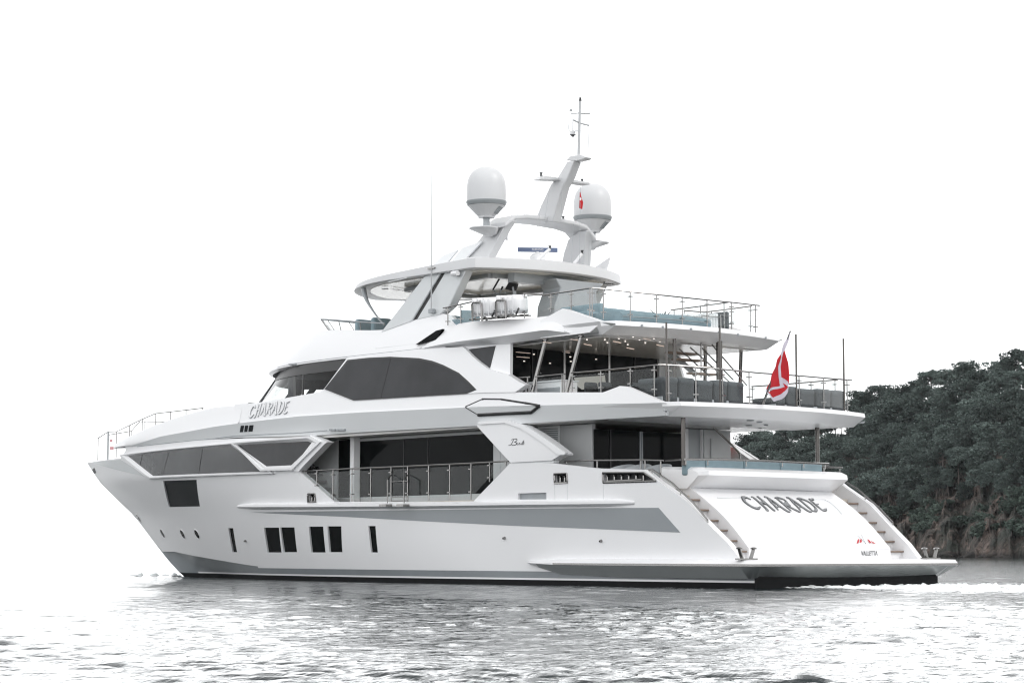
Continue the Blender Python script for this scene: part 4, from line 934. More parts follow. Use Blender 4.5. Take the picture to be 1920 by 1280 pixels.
js = MB(); b = Sb(202, 862); t = Sb(202, 808.5); js.tube([b, (b[0], b[1], t[2])], .035, 8); js.build('jack_staff', M['grey2'], yacht)
jk = MB(); c = Sb(208.5, 826); jk.obox(c, np.array([RT[0], RT[1], 0])*.05, np.array([FW[0], FW[1], 0])*.01, (0, 0, .05)); jk.obox(c+np.array([-.05, 0, -.28]), np.array([RT[0], RT[1], 0])*.07, np.array([FW[0], FW[1], 0])*.01, (0, 0, .06)); jk.build('deck_notice', M['notice'], yacht)
# boarding gate ladder on the port side
ld = MB()
for px in (726.5, 757.5):
    ld.tube([on(px+7, 890, Y=3.78), on(px, 899, Y=4.02), on(px, 943, Y=4.02)], .018, 6); ld.tube([on(px+7, 874, Y=3.74), on(px+7, 940, Y=3.74)], .02, 6)
for py in (903, 931.5, 939): ld.tube([on(734, py, Y=3.76), on(765, py-.8, Y=3.76)], .018, 6)
for px in (724, 756.5):
    c = on(px, 947, Y=4.02); ld.obox(c, (.16, 0, 0), (0, .14, 0), (0, 0, .035))
ld.build('boarding_ladder', M['steel'], yacht)
# floating stairs from the upper deck to the sun deck
fs = MB()
fs.tube([on(1250, 661, Y=-.2), on(1275, 676, Y=-.2), on(1304, 702, Y=-.2)], .085, 8)
fso = fs.build('deck_stairs', M['grey2'], yacht)
for px0, px1, py in [(1256, 1299, 662.5), (1264, 1315, 675), (1288, 1330, 688), (1290, 1345, 701)]:
    a, b = on(px0, py, Y=.25), on(px1, py, Y=-.75); c = (a+b)/2
    MB().box(c[0]-.16, c[0]+.16, -.75, .25, c[2]-.025, c[2]+.025).build('tread', M['teak'], fso, bevel=.01)
sr = MB()
for a_, b_, y in [((1274, 654), (1330, 705), .3), ((1294, 651), (1368, 716), .25), ((1314, 650), (1375, 712), -.8), ((1335, 646), (1400, 722), -.85)]: MB().tube([on(*a_, Y=y), on(*b_, Y=y)], .02, 6).build('stair_handrail', M['steel'], fso)
MB().tube([on(1314.5, 640, Y=-.4), on(1314.5, 708, Y=-.4)], .022, 8).build('stair_post', M['steel'], fso)
# handrail and starboard side deck fittings seen under the overhang
MB().tube([on(x_, y_, X=6.55) for x_, y_ in [(1337, 801), (1360, 822), (1385, 847), (1387.5, 853), (1387.5, 869)]], .03, 8).build('companion_handrail', M['steel'], yacht)

# ------------------------------------------------------------------ lettering
def smooth(P, n=6):
    P = [np.array(p, float) for p in P]
    if len(P) < 3: return P
    Q = [2*P[0]-P[1]]+P+[2*P[-1]-P[-2]]; out = []
    for i in range(1, len(Q)-2):
        for t in np.linspace(0, 1, n, endpoint=False):
            a, b, c, d = Q[i-1:i+3]; out.append(.5*((2*b)+(c-a)*t+(2*a-5*b+4*c-d)*t*t+(3*b-a-3*c+d)*t**3))
    return out+[P[-1]]
GL = {
 'C': [([(.86, .78), (.66, .97), (.36, .93), (.10, .55), (.20, .14), (.52, .02), (.92, .20)], .15)],
 'H': [([(.06, 1.03), (.18, .95), (.18, .5), (.12, .0), (-.06, -.12)], .14), ([(.84, 1.08), (.74, .98), (.74, .5), (.74, .02), (.84, .0)], .14), ([(.16, .52), (.45, .55), (.76, .52)], .09)],
 'A': [([(.42, 1.0), (.24, .5), (.04, .02)], .11), ([(.20, 1.0), (.42, 1.0), (.62, .5), (.80, .04), (1.04, -.10)], .15), ([(.18, .34), (.68, .36)], .09)],
 'R': [([(.14, .98), (.14, .5), (.10, .0)], .14), ([(-.02, .97), (.40, 1.01), (.80, .86), (.72, .58), (.14, .47)], .12), ([(.36, .48), (.66, .16), (1.0, -.10)], .14)],
 'D': [([(.16, .98), (.15, .5), (.12, .0)], .14), ([(-.02, .97), (.42, 1.01), (.88, .72), (.86, .28), (.48, .0), (.04, .0)], .13)],
 'E': [([(.16, .98), (.14, .5), (.12, .02)], .14), ([(.10, .97), (.48, .97), (.80, 1.02)], .12), ([(.14, .51), (.60, .53)], .10), ([(.08, .02), (.48, .01), (.90, .12)], .13)],
}
def letters(mb, text, F, N, widths, k=1.0, thick=.02, base=0):
    """F(u,v)->point, N(u,v)->outward normal"""
    u0 = 0
    for ch, wd in zip(text, widths):
        for P, wdt in GL[ch]:
            Q = smooth(P); n = len(Q)
            L = []; Rr = []
            for i, p in enumerate(Q):
                t = Q[min(i+1, n-1)]-Q[max(i-1, 0)]; t = t/(np.linalg.norm(t)+1e-9); nn = np.array([-t[1], t[0]])
                s = i/(n-1); hw = wdt*.5*k*(.35+.65*min(1, min(s, 1-s)*5))
                L.append(p+nn*hw); Rr.append(p-nn*hw)
            rings = []
            for a, b in zip(L, Rr):
                ua, va, ub_, vb = u0+a[0]*wd*.86, a[1], u0+b[0]*wd*.86, b[1]
                pa, pb = F(ua, va), F(ub_, vb); nr = N((ua+ub_)/2, va)
                rings.append([pa+nr*base, pb+nr*base, pb+nr*(base+thick), pa+nr*(base+thick)])
            mb.loft(rings)
        u0 += wd
    return mb
wds = [.17, .15, .155, .14, .155, .15, .13]; wds = [w_/sum(wds) for w_ in wds]
# on the transom
a0, a1 = on_tr(1402, 947), on_tr(1549, 950)
def Ft(u, v):
    y = lerp(a0[1], a1[1], u); z = 2.01+.035*math.sin(u*math.pi)*(.3 if v > .5 else -1.6)+v*.29-.01*u
    z0 = z; return np.array([tx(z0)-.06*(1-(y/2.8)**2), y, z0])
nt_ = np.array([-(TP[0][1]-TP[3][1]), 0, (TP[0][0]-TP[3][0])]); nt_ = nt_/np.linalg.norm(nt_)
lt = letters(MB(), 'CHARADE', Ft, lambda u, v: nt_, wds, 1.55, .012, .001).build('name_letters_edge', M['ink'], tmo)
letters(MB(), 'CHARADE', Ft, lambda u, v: nt_, wds, 1.0, .02, .006).build('name_letters', M['letter'], lt)
# on both bows
b0_, b1_ = onf(466, 783, UY), onf(541, 774, UY)
def Fb(u, v):
    x = lerp(b0_[0], b1_[0], u)-.05*v; z = lerp(b0_[2], b1_[2], u)+v*.36+.03*math.sin(u*math.pi); return np.array([x, UY(x, z)+.012, z])
nb_ = lambda u, v: np.array([.05, .97, .2])
lt = letters(MB(), 'CHARADE', Fb, nb_, wds, 1.5, .012, .0).build('name_letters_edge', M['grey2'], ub)  # offset grey copy paints the shadow edge of the raised letters
letters(MB(), 'CHARADE', lambda u, v: Fb(u+.006, v+.03), nb_, wds, 1.05, .02, .008).build('name_letters', M['white'], lt)
# builder's script on the fin
Jp = lambda x, y: (880+x/7.1125, 780+y/7.1125)
scr = MB()
for P, wd in [([(535, 388), (560, 384), (585, 350), (603, 308)], 7), ([(572, 322), (592, 302), (640, 308)], 5), ([(608, 306), (642, 302), (645, 325), (612, 344)], 6), ([(612, 344), (641, 352), (630, 378), (595, 386), (572, 376)], 7),
              ([(640, 368), (656, 358), (646, 374), (652, 382), (664, 374)], 4), ([(668, 381), (677, 354)], 5), ([(671, 370), (686, 354), (684, 380), (692, 376)], 4), ([(695, 370), (708, 358), (700, 378), (712, 374)], 4),
              ([(715, 380), (732, 322)], 5), ([(724, 380), (741, 322)], 5), ([(735, 380), (743, 352)], 5), ([(714, 344), (744, 341)], 3)]:
    pts = [onf(*Jp(*p), HY)+np.array([0, .034, 0]) for p in smooth(P, 4)]; scr.tube(pts, wd/7.1125*.0155*.55, 5)
scr.build('builder_script', M['ink'], fin_o)
def text_mesh(s, size, m, name, parent, origin, ux, uy, ext=.002, align='CENTER', sx=1):
    cu_ = bpy.data.curves.new('t', 'FONT'); cu_.body = s; cu_.size = size; cu_.align_x = align; cu_.align_y = 'CENTER'; cu_.extrude = ext
    to = bpy.data.objects.new('t', cu_); COL.objects.link(to); d = bpy.context.evaluated_depsgraph_get(); me = bpy.data.meshes.new_from_object(to.evaluated_get(d)); bpy.data.objects.remove(to)
    ux = np.array(ux, float); ux /= np.linalg.norm(ux); uy = np.array(uy, float); uy -= ux*(ux@uy); uy /= np.linalg.norm(uy); n_ = np.cross(ux, uy)
    for v in me.vertices:
        c = v.co; v.co = Vector(np.array(origin)+ux*c.x*sx+uy*c.y+n_*(c.z+ext))
    me.materials.clear(); me.materials.append(m); me.name = name
    o = bpy.data.objects.new(name, me); COL.objects.link(o); o.parent = parent; return o
c = solve(1629.5, 1037, lambda p: TPb[-1][0]-.06*(1-(p[1]/2.8)**2)-.004-p[0]); text_mesh('VALLETTA', .17, M['ink'], 'home_port_letters', tmo, c+np.array([-.012, 0, 0]), (0, -1, 0), (0, 0, 1), sx=.86)
text_mesh('FURUNO', .085, M['white'], 'maker_mark', rdo, ra-np.array([FW[0], FW[1], 0])*.055+dv*.0, dv, (0, 0, 1))
# crossed flags crest
cr_ = MB()
for P in ([(1606.5, 1018.5), (1608.5, 1011), (1611, 1010.5), (1609.5, 1018)], [(1612, 1017.5), (1613, 1011), (1615, 1010.5), (1615.5, 1016)], [(1626, 1010.5), (1629, 1012), (1634, 1018), (1630, 1017)], [(1632, 1013.5), (1635, 1015), (1641.5, 1019), (1637, 1018.6)]):
    cr_.prism([on_tr(x, y)+nt_*.010 for x, y in P], nt_*.004, 0)
for a_, b_ in [((1607, 1004), (1624, 1019)), ((1615, 1003), (1623, 1020))]: cr_.tube([on_tr(*a_)+nt_*.012, on_tr(*b_)+nt_*.012], .006, 5, 1)
cr_.build('crossed_flags_crest', [M['red'], M['grey2']], tmo)

# ------------------------------------------------------------------ things on board
def soft(name, parent, x0, x1, y0, y1, z0, z1, m, r=.06, tilt=0):
    mb = MB().box(-abs(x1-x0)/2, abs(x1-x0)/2, -abs(y1-y0)/2, abs(y1-y0)/2, -abs(z1-z0)/2, abs(z1-z0)/2)
    o = mb.build(name, m, parent, ang=60); o.location = ((x0+x1)/2, (y0+y1)/2, (z0+z1)/2); o.rotation_euler.y = tilt
    b = o.modifiers.new('bevel', 'BEVEL'); b.width = min(r, .45*min(abs(x1-x0), abs(y1-y0), abs(z1-z0))); b.segments = 3
    return o
def sofa(label, edges, X, z0, z1, m, cap, port_arm=None):
    y_ = [on(px, 735, X=X)[1] for e in edges for px in e]
    root = empty('sofa', (X+.4, (max(y_)+min(y_))/2, z0), label, 'sofa', 'sofas along the aft rail of the upper deck')
    off = Vector(root.location)
    def S(name, *a, **k):
        o = soft(name, root, *a, **k); o.location -= off; return o
    S('base', X+.05, X+.85, min(y_), max(y_), z0, z0+.22, M['grey2'], r=.02)
    S('seat_cushion', X+.2, X+.9, min(y_), max(y_), z0+.22, z0+.40, m)
    for i, e in enumerate(edges):
        ya, yb = on(e[0], 735, X=X)[1], on(e[1], 735, X=X)[1]; dz = .02*math.sin(i*2.3)
        bc = S('back_cushion', X+.02, X+.27, yb+.01, ya-.01, z0+.05, z1-.06+dz, m, r=.07, tilt=-.03)
        tp_ = S('cushion_roll', X+.0, X+.30, yb+.0, ya-.0, z1-.16+dz, z1+.02+dz, cap, r=.085, tilt=0)
    if port_arm: S('side_cushion', X+.3, X+1.15, port_arm-.25, port_arm, z0+.05, z1-.02, m, r=.09); S('cushion_roll', X+.3, X+1.17, port_arm-.28, port_arm+.03, z1-.16, z1+.02, cap, r=.085)
    return root
zf = 4.66; zt1 = on(1290, 710, X=3.65)[2]
sofa('charcoal grey five cushion sofa behind the aft rail, on the port side of the flag', [(1244, 1273.5), (1274.5, 1305), (1308, 1339), (1340, 1366), (1367.5, 1397)], 3.65, zf, zt1, M['grey'], M['greyl'], 3.25)
sofa('charcoal grey sofa behind the aft rail, between the flag and the starboard corner', [(1456, 1475), (1476, 1497), (1502, 1529), (1533.6, 1560), (1561.5, 1585)], 3.65, zf, zt1-.02, M['grey'], M['greyl'])
ot = soft('ottoman', None, 3.6, 4.2, on(1420, 750, X=3.6)[1], on(1399, 750, X=3.6)[1], 4.66, 4.86, M['dark'], .05); tag(ot, 'low dark ottoman in the gap between the two grey sofas', 'ottoman')
# dining chairs and table on the upper deck
def dchair(px, X, label):
    y = on(px, 728, X=X)[1]; r_ = empty('dining_chair', (X, y, 4.68), label, 'chair', 'dark chairs on the upper deck')
    def S(n_, *a, **k): o = soft(n_, r_, *a, **k); return o
    S('seat', -.26, .26, -.27, .27, .38, .48, M['dark'], r=.04); S('backrest', -.30, -.22, -.27, .27, .42, .78, M['dark'], r=.04); S('cushion', -.24, -.10, -.23, .23, .50, .90, M['greyl'], r=.06)
    for sx in (-1, 1):
        for sy in (-1, 1): MB().tube([(sx*.22, sy*.23, 0), (sx*.22, sy*.23, .4)], .02, 6).build('leg', M['dark'], r_)
    return r_
dchair(1100, 8.3, 'dark chair with grey cushion nearest the slanted strut, under the sun deck'); dchair(1126, 8.0, 'dark chair with grey cushion in front of the pale daylight patch painted on the glass'); dchair(1180, 7.6, 'dark chair with grey cushion beside the end of the port sofa')
# bar counter with tap
bx0_, bx1_ = on(1053, 720, Y=3.05)[0], on(1006, 720, Y=3.05)[0]
bc = empty('bar_counter', ((bx0_+bx1_)/2, 2.8, 4.68), 'white bar counter with a grey front panel and a tap, by the port rail', 'bar counter')
lx = (bx1_-bx0_)/2
soft('counter', bc, -lx, lx+.5, -.35, .25, 0, .86, M['white'], .02); soft('worktop', bc, -lx-.03, lx+.6, -.38, .29, .86, .90, M['shade'], .01); MB().box(-lx+.06, lx-.02, .25, .262, .20, .70).build('front_panel', M['grey2'], bc)
tpm = MB(); tpm.tube([(lx+.3, 0, .9), (lx+.3, 0, 1.12), (lx+.2, 0, 1.2), (lx+.08, 0, 1.15)], .022, 8); tpm.build('tap', M['steel'], bc)
# main deck aft: tub chairs, settee, table
def tub(px, X, label):
    y = on(px, 868, X=X)[1]; r_ = empty('tub_chair', (X, y, 2.40), label, 'armchair', 'tub chairs on the aft main deck')
    mb = MB(); th = np.linspace(-1.75, 1.75, 22)+math.pi*.5*0
    mb.loft([[(-.40*math.cos(t), .42*math.sin(t), .18), (-.43*math.cos(t), .45*math.sin(t), .45), (-.42*math.cos(t), .44*math.sin(t), .62+.16*math.cos(t*.9)), (-.34*math.cos(t), .36*math.sin(t), .60+.16*math.cos(t*.9)), (-.33*math.cos(t), .35*math.sin(t), .18)] for t in th])
    mb.build('backrest', M['grey2'], r_, ang=50); soft('seat', r_, -.3, .38, -.34, .34, .2, .42, M['grey'], .06); MB().lathe([(0, 0), (.3, 0), (.3, .04), (.1, .08), (.1, .2), (0, .2)], (0, 0, 0), 16).build('pedestal', M['steel'], r_)
tub(1162, 5.6, 'leftmost of the three grey rounded chairs behind the port bulwark window'); tub(1191, 5.15, 'middle one of the three grey rounded chairs behind the port bulwark window'); tub(1229, 4.75, 'grey rounded chair nearest the white transom coaming')
se = empty('settee', (3.5, .1, 2.4), 'pale blue settee running along the inside of the transom coaming', 'settee')
ys = [on(px, 868, X=3.3)[1] for px in (1289, 1327, 1399, 1467, 1507, 1546)]
soft('base', se, .0, .75, ys[-1]-.1, ys[0]-.6, 0, .35, M['white'], .02); soft('seat_cushion', se, .05, .8, ys[-1]-.1, ys[0]-.6, .35, .52, M['blue'])
zt2 = on(1400, 863.5, X=3.3)[2]-2.4
for a, b in zip(ys, ys[1:]): soft('back_cushion', se, -.14, .04, b-.1+.012, a-.1-.012, .45, zt2, M['blue'], .05)
# sun pads and seats on the sun deck
X7 = 7.5
sp_ = empty('sunbed', (6.6, 1.2, 7.02), 'pale blue sunbed with a long backrest behind the glass rail of the sun deck', 'sunbed')
yA, yB = on(1119, 575, X=X7)[1], on(1232, 585, X=X7)[1]; ym = lerp(yA, yB, .5)
zt3 = on(1170, 580, X=X7)[2]-7.02
for a, b in ((yA, ym), (ym, yB)): soft('back_cushion', sp_, X7-6.6-.05, X7-6.6+.2, b-1.2+.01, a-1.2-.01, .15, zt3, M['blue'], .07)
yC = on(1320, 609, X=5.75)[1]
mt_ = MB(); L = [(g_sd(y)+.42, y) for y in np.linspace(2.75, yC, 14)]
def padring(k, z): return [(x-6.6+ (k if True else 0), y-1.2, z) for x, y in L]
mt_.loft([[(x-6.6+.05, y-1.2, .02), (x-6.6, y-1.2, .10), (x-6.6+.02, y-1.2, .22), (x-6.6+.12, y-1.2, .30-.10*max(0, (1.0-y)/2.5)**2), (.8-.5*max(0, (.6-y)/2), y-1.2, .32-.10*max(0, (1.0-y)/2.5)**2), (.8-.5*max(0, (.6-y)/2), y-1.2, .02)] for x, y in L])
mt_.build('mattress', M['blue'], sp_, ang=60)
mt2 = MB().tube([(x-6.6-.004, y-1.2, .15) for x, y in L], .012, 5); mt2.build('piping', M['grey2'], sp_)
Yp = 2.62
sb = empty('bench', (9.2, Yp, 7.02), 'pale blue bench seat against the hardtop pillar, along the port rail', 'bench')
xa, xb = on(1118, 574, Y=Yp)[0], on(1041, 570, Y=Yp)[0]
soft('backrest', sb, xa-9.2, xb-9.2, -.35, -.15, .2, on(1080, 571, Y=Yp)[2]-7.02, M['blue'], .07); soft('seat_cushion', sb, xa-9.2, xb-9.2, -.15, .35, .15, .38, M['blue'], .07)
def armchair(px, py, Y, label, cat='armchair'):
    p = on(px, py, Y=Y); r_ = empty('deck_armchair', (p[0], Y, 7.02), label, cat, 'pale blue seats on the flybridge')
    soft('seat', r_, -.3, .3, -.3, .3, .25, .42, M['blue'], .06); soft('backrest', r_, -.38, -.22, -.34, .34, .3, .86, M['blue'], .06)
    for s in (1, -1): soft('armrest', r_, -.3, .28, s*.30, s*.40, .25, .60, M['blue'], .05)
    MB().lathe([(0, 0), (.25, 0), (.25, .04), (.06, .07), (.06, .26), (0, .26)], (0, 0, 0), 14).build('pedestal', M['grey2'], r_); return r_
armchair(869, 596, 2.55, 'pale blue armchair behind the glass rail beside the port hardtop pillar')
q = armchair(846, 598, 1.9, 'second pale blue armchair, half hidden by the foot of the port hardtop pillar')
for px, Y, lab in ((676, .8, 'pale blue helm seat at the left behind the flybridge windscreen'), (706, 1.5, 'pale blue helm seat nearest the port hardtop pillar behind the windscreen')):
    p = on(px, 608, Y=Y); r_ = empty('helm_chair', (p[0], Y, 7.02), lab, 'helm chair', 'helm chairs on the flybridge')
    soft('backrest', r_, -.35, -.15, -.38, .38, .45, on(px, 604.5+(3 if px < 690 else 0), Y=Y)[2]-7.02+.12, M['blue'], .08); soft('seat', r_, -.25, .3, -.36, .36, .40, .58, M['blue'], .06); MB().lathe([(0, 0), (.2, 0), (.06, .06), (.06, .42), (0, .42)], (0, 0, 0), 12).build('pedestal', M['grey2'], r_)
# folded loungers
for i, (a, b, y0, y1, m, lab) in enumerate([(1268, 1295, 588, 600, M['shade'], 'folded pale lounger, leftmost of the three at the aft rail of the sun deck'), (1298, 1331, 586, 605, M['shade'], 'folded pale lounger, middle of the three at the aft rail of the sun deck'), (1333, 1351, 584, 613, M['greyl'], 'dark slate folded lounger at the right end of the three')]):
    Yl = -1.6; p, q = on(a, (y0+y1)/2, X=6.6), on(b, (y0+y1)/2, X=6.6); zt4 = on(a, y0, X=6.6)[2]
    r_ = empty('folded_lounger', (6.6, (p[1]+q[1])/2, 7.02), lab, 'lounger', 'folded loungers on the sun deck')
    wd = abs(p[1]-q[1]); nS = max(3, int(wd/.11)); h = zt4-7.02
    for k in range(nS): soft('cushion', r_, -.35, .35, -wd/2+wd*k/nS, -wd/2+wd*(k+1)/nS-.006, .12+.01*(k % 2), h-.02*((k*7) % 3), m, .045)
    fm_ = MB(); fm_.tube([(-.4, -wd/2-.03, .0), (-.4, -wd/2-.03, h*.8), (-.4, wd/2+.03, h*.8), (-.4, wd/2+.03, 0)], .018, 6); fm_.build('frame', M['steel'], r_)
# agave in a pot
pa = on(1241, 596, X=7.0); ag_ = empty('potted_agave', (pa[0], pa[1], 7.02), 'dark spiky agave in a pot at the end of the blue sunbed', 'plant')
MB().lathe([(0, 0), (.14, 0), (.2, .32), (.17, .32), (0, .28)], (0, 0, 0), 16).build('pot', M['grey2'], ag_)
lf = MB(); rng = random.Random(4)
for k in range(15):
    t = k*2.4; e = .35+.5*rng.random(); L_ = .40+.16*rng.random(); d = np.array([math.cos(t)*math.cos(e), math.sin(t)*math.cos(e), math.sin(e)]); n_ = np.array([-math.sin(t), math.cos(t), 0])*.035
    b_ = np.array([0, 0, .30]); lf.add([b_-n_, b_+n_, b_+d*L_*.5+n_*1.2, b_+d*L_*.5-n_*1.2, b_+d*L_-np.array([0, 0, .02])], [(0, 1, 2, 3), (3, 2, 4)])
lf.build('leaves', M['plant'], ag_)
# life raft canisters in their cradles
def raft(x0, x1, y0, y1, lab, txt):
    c = on((x0+x1)/2, (y0+y1)/2, Y=3.30); p, q = on(x0, y1, Y=3.3), on(x1, y0, Y=3.3)
    wd = abs(p[0]-q[0])*.96; h = abs(q[2]-p[2])*.90
    r_ = empty('life_raft', (c[0], 3.28, c[2]-h/2), lab, 'life raft', 'life rafts on the sun deck rail')
    b = soft('canister', r_, -wd/2, wd/2, -.26, .26, .04, h, M['white'], .12)
    for k in (-.34, -.12, .16, .36): soft('canister_rib', r_, k*wd-.025, k*wd+.025, -.285, .285, .01, h+.03, M['white'], .02)
    soft('canister_seam', r_, -wd/2-.02, wd/2+.02, -.28, .28, h*.16, h*.19, M['grey2'], .005)
    hp_ = MB(); w_ = wd*.21
    for xo in (.10,): hp_.tube([(xo-w_, .34, -.12), (xo-w_, .34, h*.72), (xo-w_*.7, .34, h*.80), (xo+w_*.7, .34, h*.80), (xo+w_, .34, h*.72), (xo+w_, .34, -.12)], .028, 8)
    hp_.tube([(-wd/2, .30, -.06), (wd/2, .30, -.06)], .022, 6); hp_.tube([(-wd/2, -.25, -.06), (wd/2, -.25, -.06)], .022, 6)
    for xo in (-.8, -.3, .3, .8): hp_.tube([(xo*wd/2, .34, -.08), (xo*wd/2, -.28, -.02)], .015, 6)
    hp_.build('cradle', M['steel'], r_)
    st_ = MB(); st_.tube([(-wd/2-.02, .2, h*.3), (-wd/2-.06, .3, h*.12), (-wd/2-.01, .3, 0)], .03, 6); st_.build('release_strap', M['black'], r_)
    text_mesh(txt, h*.20, M['ink'], 'canister_mark', r_, (wd*.05+.02, .266, h*.88), (-1, 0, 0), (0, 0, 1))
    r_.rotation_euler = (R(-6), R(-3), 0)
raft(893, 937, 555, 598, 'white ribbed life raft canister, left one of the pair on the port rail', 'Lv5')
raft(938, 982, 550.5, 593.5, 'white ribbed life raft canister, right one of the pair on the port rail', 'V2')
# exercise machine under the hardtop
p = on(960, 560, Y=1.2); em_ = empty('exercise_machine', (p[0], 1.2, 7.02), 'exercise machine with black console and handles behind the life rafts', 'exercise machine')
rel = lambda x, y, Y=1.2: on(x, y, Y=Y)-np.array([p[0], 1.2, 7.02])
h1 = MB(); h1.tube([rel(924.5, 545), rel(925.5, 541), rel(936, 523)], .028, 8); h1.tube([rel(940, 543), rel(942.5, 537)], .028, 8); h1.tube([rel(964, 531), rel(965, 525)], .03, 8); h1.build('handle', M['black'], em_)
f1 = MB(); f1.tube([rel(925, 544), rel(932, 552), rel(945, 556), rel(958, 565)], .03, 8); f1.tube([rel(940, 541), rel(938, 549), rel(948, 549)], .028, 8); f1.tube([rel(963, 538), rel(965, 550), rel(961, 590)], .055, 8); f1.tube([rel(961, 588), rel(930, 594)], .06, 8); f1.build('frame', M['grey2'], em_)
cq = [rel(x, y) for x, y in [(948, 542), (955, 529.5), (971, 532), (966, 546.5)]]; MB().prism([q-np.array([0, .03, 0]) for q in cq], (0, .06, 0)).build('console', M['black'], em_)
MB().box(-.7, .7, -.3, .3, 0, .12).build('base', M['black'], em_, bevel=.03)
# lifebuoy
p = on(1353, 842, Y=-3.42); lbm = MB(); rg = []
for t in np.linspace(0, 2*math.pi, 32, endpoint=False): rg.append((p[0]+.285*math.cos(t), -3.42, p[2]+.285*math.sin(t)))
lbo = empty('lifebuoy', (0, 0, 0), 'orange lifebuoy hanging by the starboard side deck under the overhang', 'lifebuoy')
lbm.tube(rg, .062, 10, closed=True); lbm.build('ring', M['orange'], lbo)
bd = MB()
for t in (.8, 2.35, 3.9, 5.5): bd.tube([(p[0]+.285*math.cos(t+d), -3.42, p[2]+.285*math.sin(t+d)) for d in (-.14, 0, .14)], .066, 10)
bd.build('reflective_band', M['white'], lbo)
# ensign on its staff
Pp = lambda x, y: (1400+x/6.4, 600+y/6.4)
YF = 1.05
en = empty('ensign', tuple(on(*Pp(195, 1015), Y=YF)), 'red ensign with white border and cross drooping from a steel staff at the stern', 'flag')
e0 = np.array(en.location)
def fold(x, z): return YF+.05*math.sin((x*1.2+z*.35)*6.2)+.03*math.sin(z*4+x*13)+.02*math.sin(x*24-z*3)
FL = lambda x, z: fold(x, z)
stf = MB().tube([on(*Pp(190, 1020), Y=YF)-e0, on(*Pp(350, 600), Y=YF)-e0+np.array([0, -.0, 0]), on(*Pp(526, 128), Y=YF)-e0], [.032, .028, .02], 8); stf.build('flagstaff', M['steel'], en)
fl = MB()
def pz(L): return [(lambda q: (q[0], q[2]))(on(*Pp(*p), Y=YF)) for p in L]
redL = [(418, 412), (382, 480), (345, 565), (300, 690), (240, 828), (398, 788), (394, 690), (400, 560), (424, 440)]
bandM = [(525, 150), (500, 190), (440, 345), (408, 432), (393, 560), (386, 690), (392, 792), (238, 830), (226, 862), (410, 815), (437, 800), (424, 690), (426, 560), (442, 445), (472, 350), (512, 200)]
redR = [(465, 366), (483, 520), (490, 650), (488, 756), (419, 684), (420, 560), (435, 445)]
bandR = [(424, 690), (486, 752), (487, 800), (478, 855), (442, 918), (340, 977), (248, 868), (272, 864), (336, 920), (434, 842), (464, 800), (426, 760)]
redB = [(264, 864), (410, 812), (438, 798), (424, 752), (470, 800), (440, 848), (337, 930)]
for P, mi in ((redL, 0), (bandM, 1), (redR, 0), (bandR, 1), (redB, 0)): surf_panel(fl, pz(P), FL, 0 if mi else .006, .012 if mi else .024, mi, step=.045)
for P in ([(347, 556), (372, 560), (356, 572)], [(483, 540), (462, 548), (483, 554)], [(486, 676), (470, 684), (487, 690)], [(300, 655), (312, 662), (298, 668)]): surf_panel(fl, pz(P), FL, .004, .02, 1, step=.2)
fl.v = [(x-e0[0], y-e0[1], z-e0[2]) for x, y, z in fl.v]; flo = fl.build('flag_cloth', [M['red'], M['flagw']], en, ang=70)
# courtesy flag on the halyard
cx0 = XM-.2; cf = empty('courtesy_flag', tuple(on(1089, 362, X=cx0)), 'small limp red pennant on the mast halyard, in front of the starboard dome', 'flag'); e1 = np.array(cf.location)
cl_ = MB()
P = [on(x, y, X=cx0)-e1 for x, y in [(1088.3, 360), (1091, 368), (1092.5, 380), (1091.5, 392), (1088.5, 390), (1087.2, 376)]]; cl_.prism([q+np.array([.03*math.sin(i*2), 0, 0]) for i, q in enumerate(P)], (.03, 0, 0), 0)
P = [on(x, y, X=cx0-.02)-e1 for x, y in [(1088, 370), (1090.5, 372), (1089, 376.5), (1087.6, 375)]]; cl_.prism(P, (.02, 0, 0), 1); cl_.build('cloth', [M['red'], M['white']], cf)

# ------------------------------------------------------------------ island
HAZE = .00006
rng = random.Random(7); nrng = np.random.default_rng(7)
FH = np.array([math.cos(YAW), math.sin(YAW), 0])
def land(u, D, z=0): p = CC+D*(FH+RT*((u-960)/CF)); return np.array([p[0], p[1], z])
def Ds(u): return float(np.interp(u, [1100, 1300, 1500, 1700, 1920, 2300, 3200], [430, 400, 372, 345, 305, 255, 230]))
def Hr(u): return float(np.interp(u, [1100, 1250, 1400, 1500, 1560, 1600, 1700, 1800, 1920, 2300, 3200], [.5, 9, 18.5, 19.2, 20.3, 25.2, 26.5, 27.4, 28, 32, 28]))
_ph = [(nrng.uniform(0, 6.28), nrng.uniform(0, 6.28), nrng.uniform(-1, 1), nrng.uniform(-1, 1)) for _ in range(10)]
def nz(a, b):
    s = 0; f = 1.; A_ = 1.
    for p, q, c, d in _ph:
        s += A_*math.sin(a*f*(1+.3*c)+p+d*b*f)*math.sin(b*f*(1+.3*d)+q+c*a*f*.7); f *= 1.62; A_ *= .66
    return s
def gz_(u, t):
    if t < 0: return -1.5*min(1, -t*20)
    h = Hr(u); a = min(t/.30, 1); b = min(max((t-.30)/.70, 0), 1)
    base = h*(.34*(a**.75)+.66*(b**.9)); 
    if t > 1: base = h*(1-.35*(t-1))
    s_ = u*.03
    rough = (nz(s_*1.6, t*6)*.9+abs(nz(s_*4, t*16))*.6+abs(nz(s_*13, t*40))*.35)*min(1, t*14)*(1.25 if t < .4 else .6)
    return max(base+rough*min(1, h/12), .05*0-0)
US = np.arange(1120, 3100, 5.0 if True else 8); US = np.concatenate([np.arange(1120, 2000, 3.5), np.arange(2000, 3150, 14)])
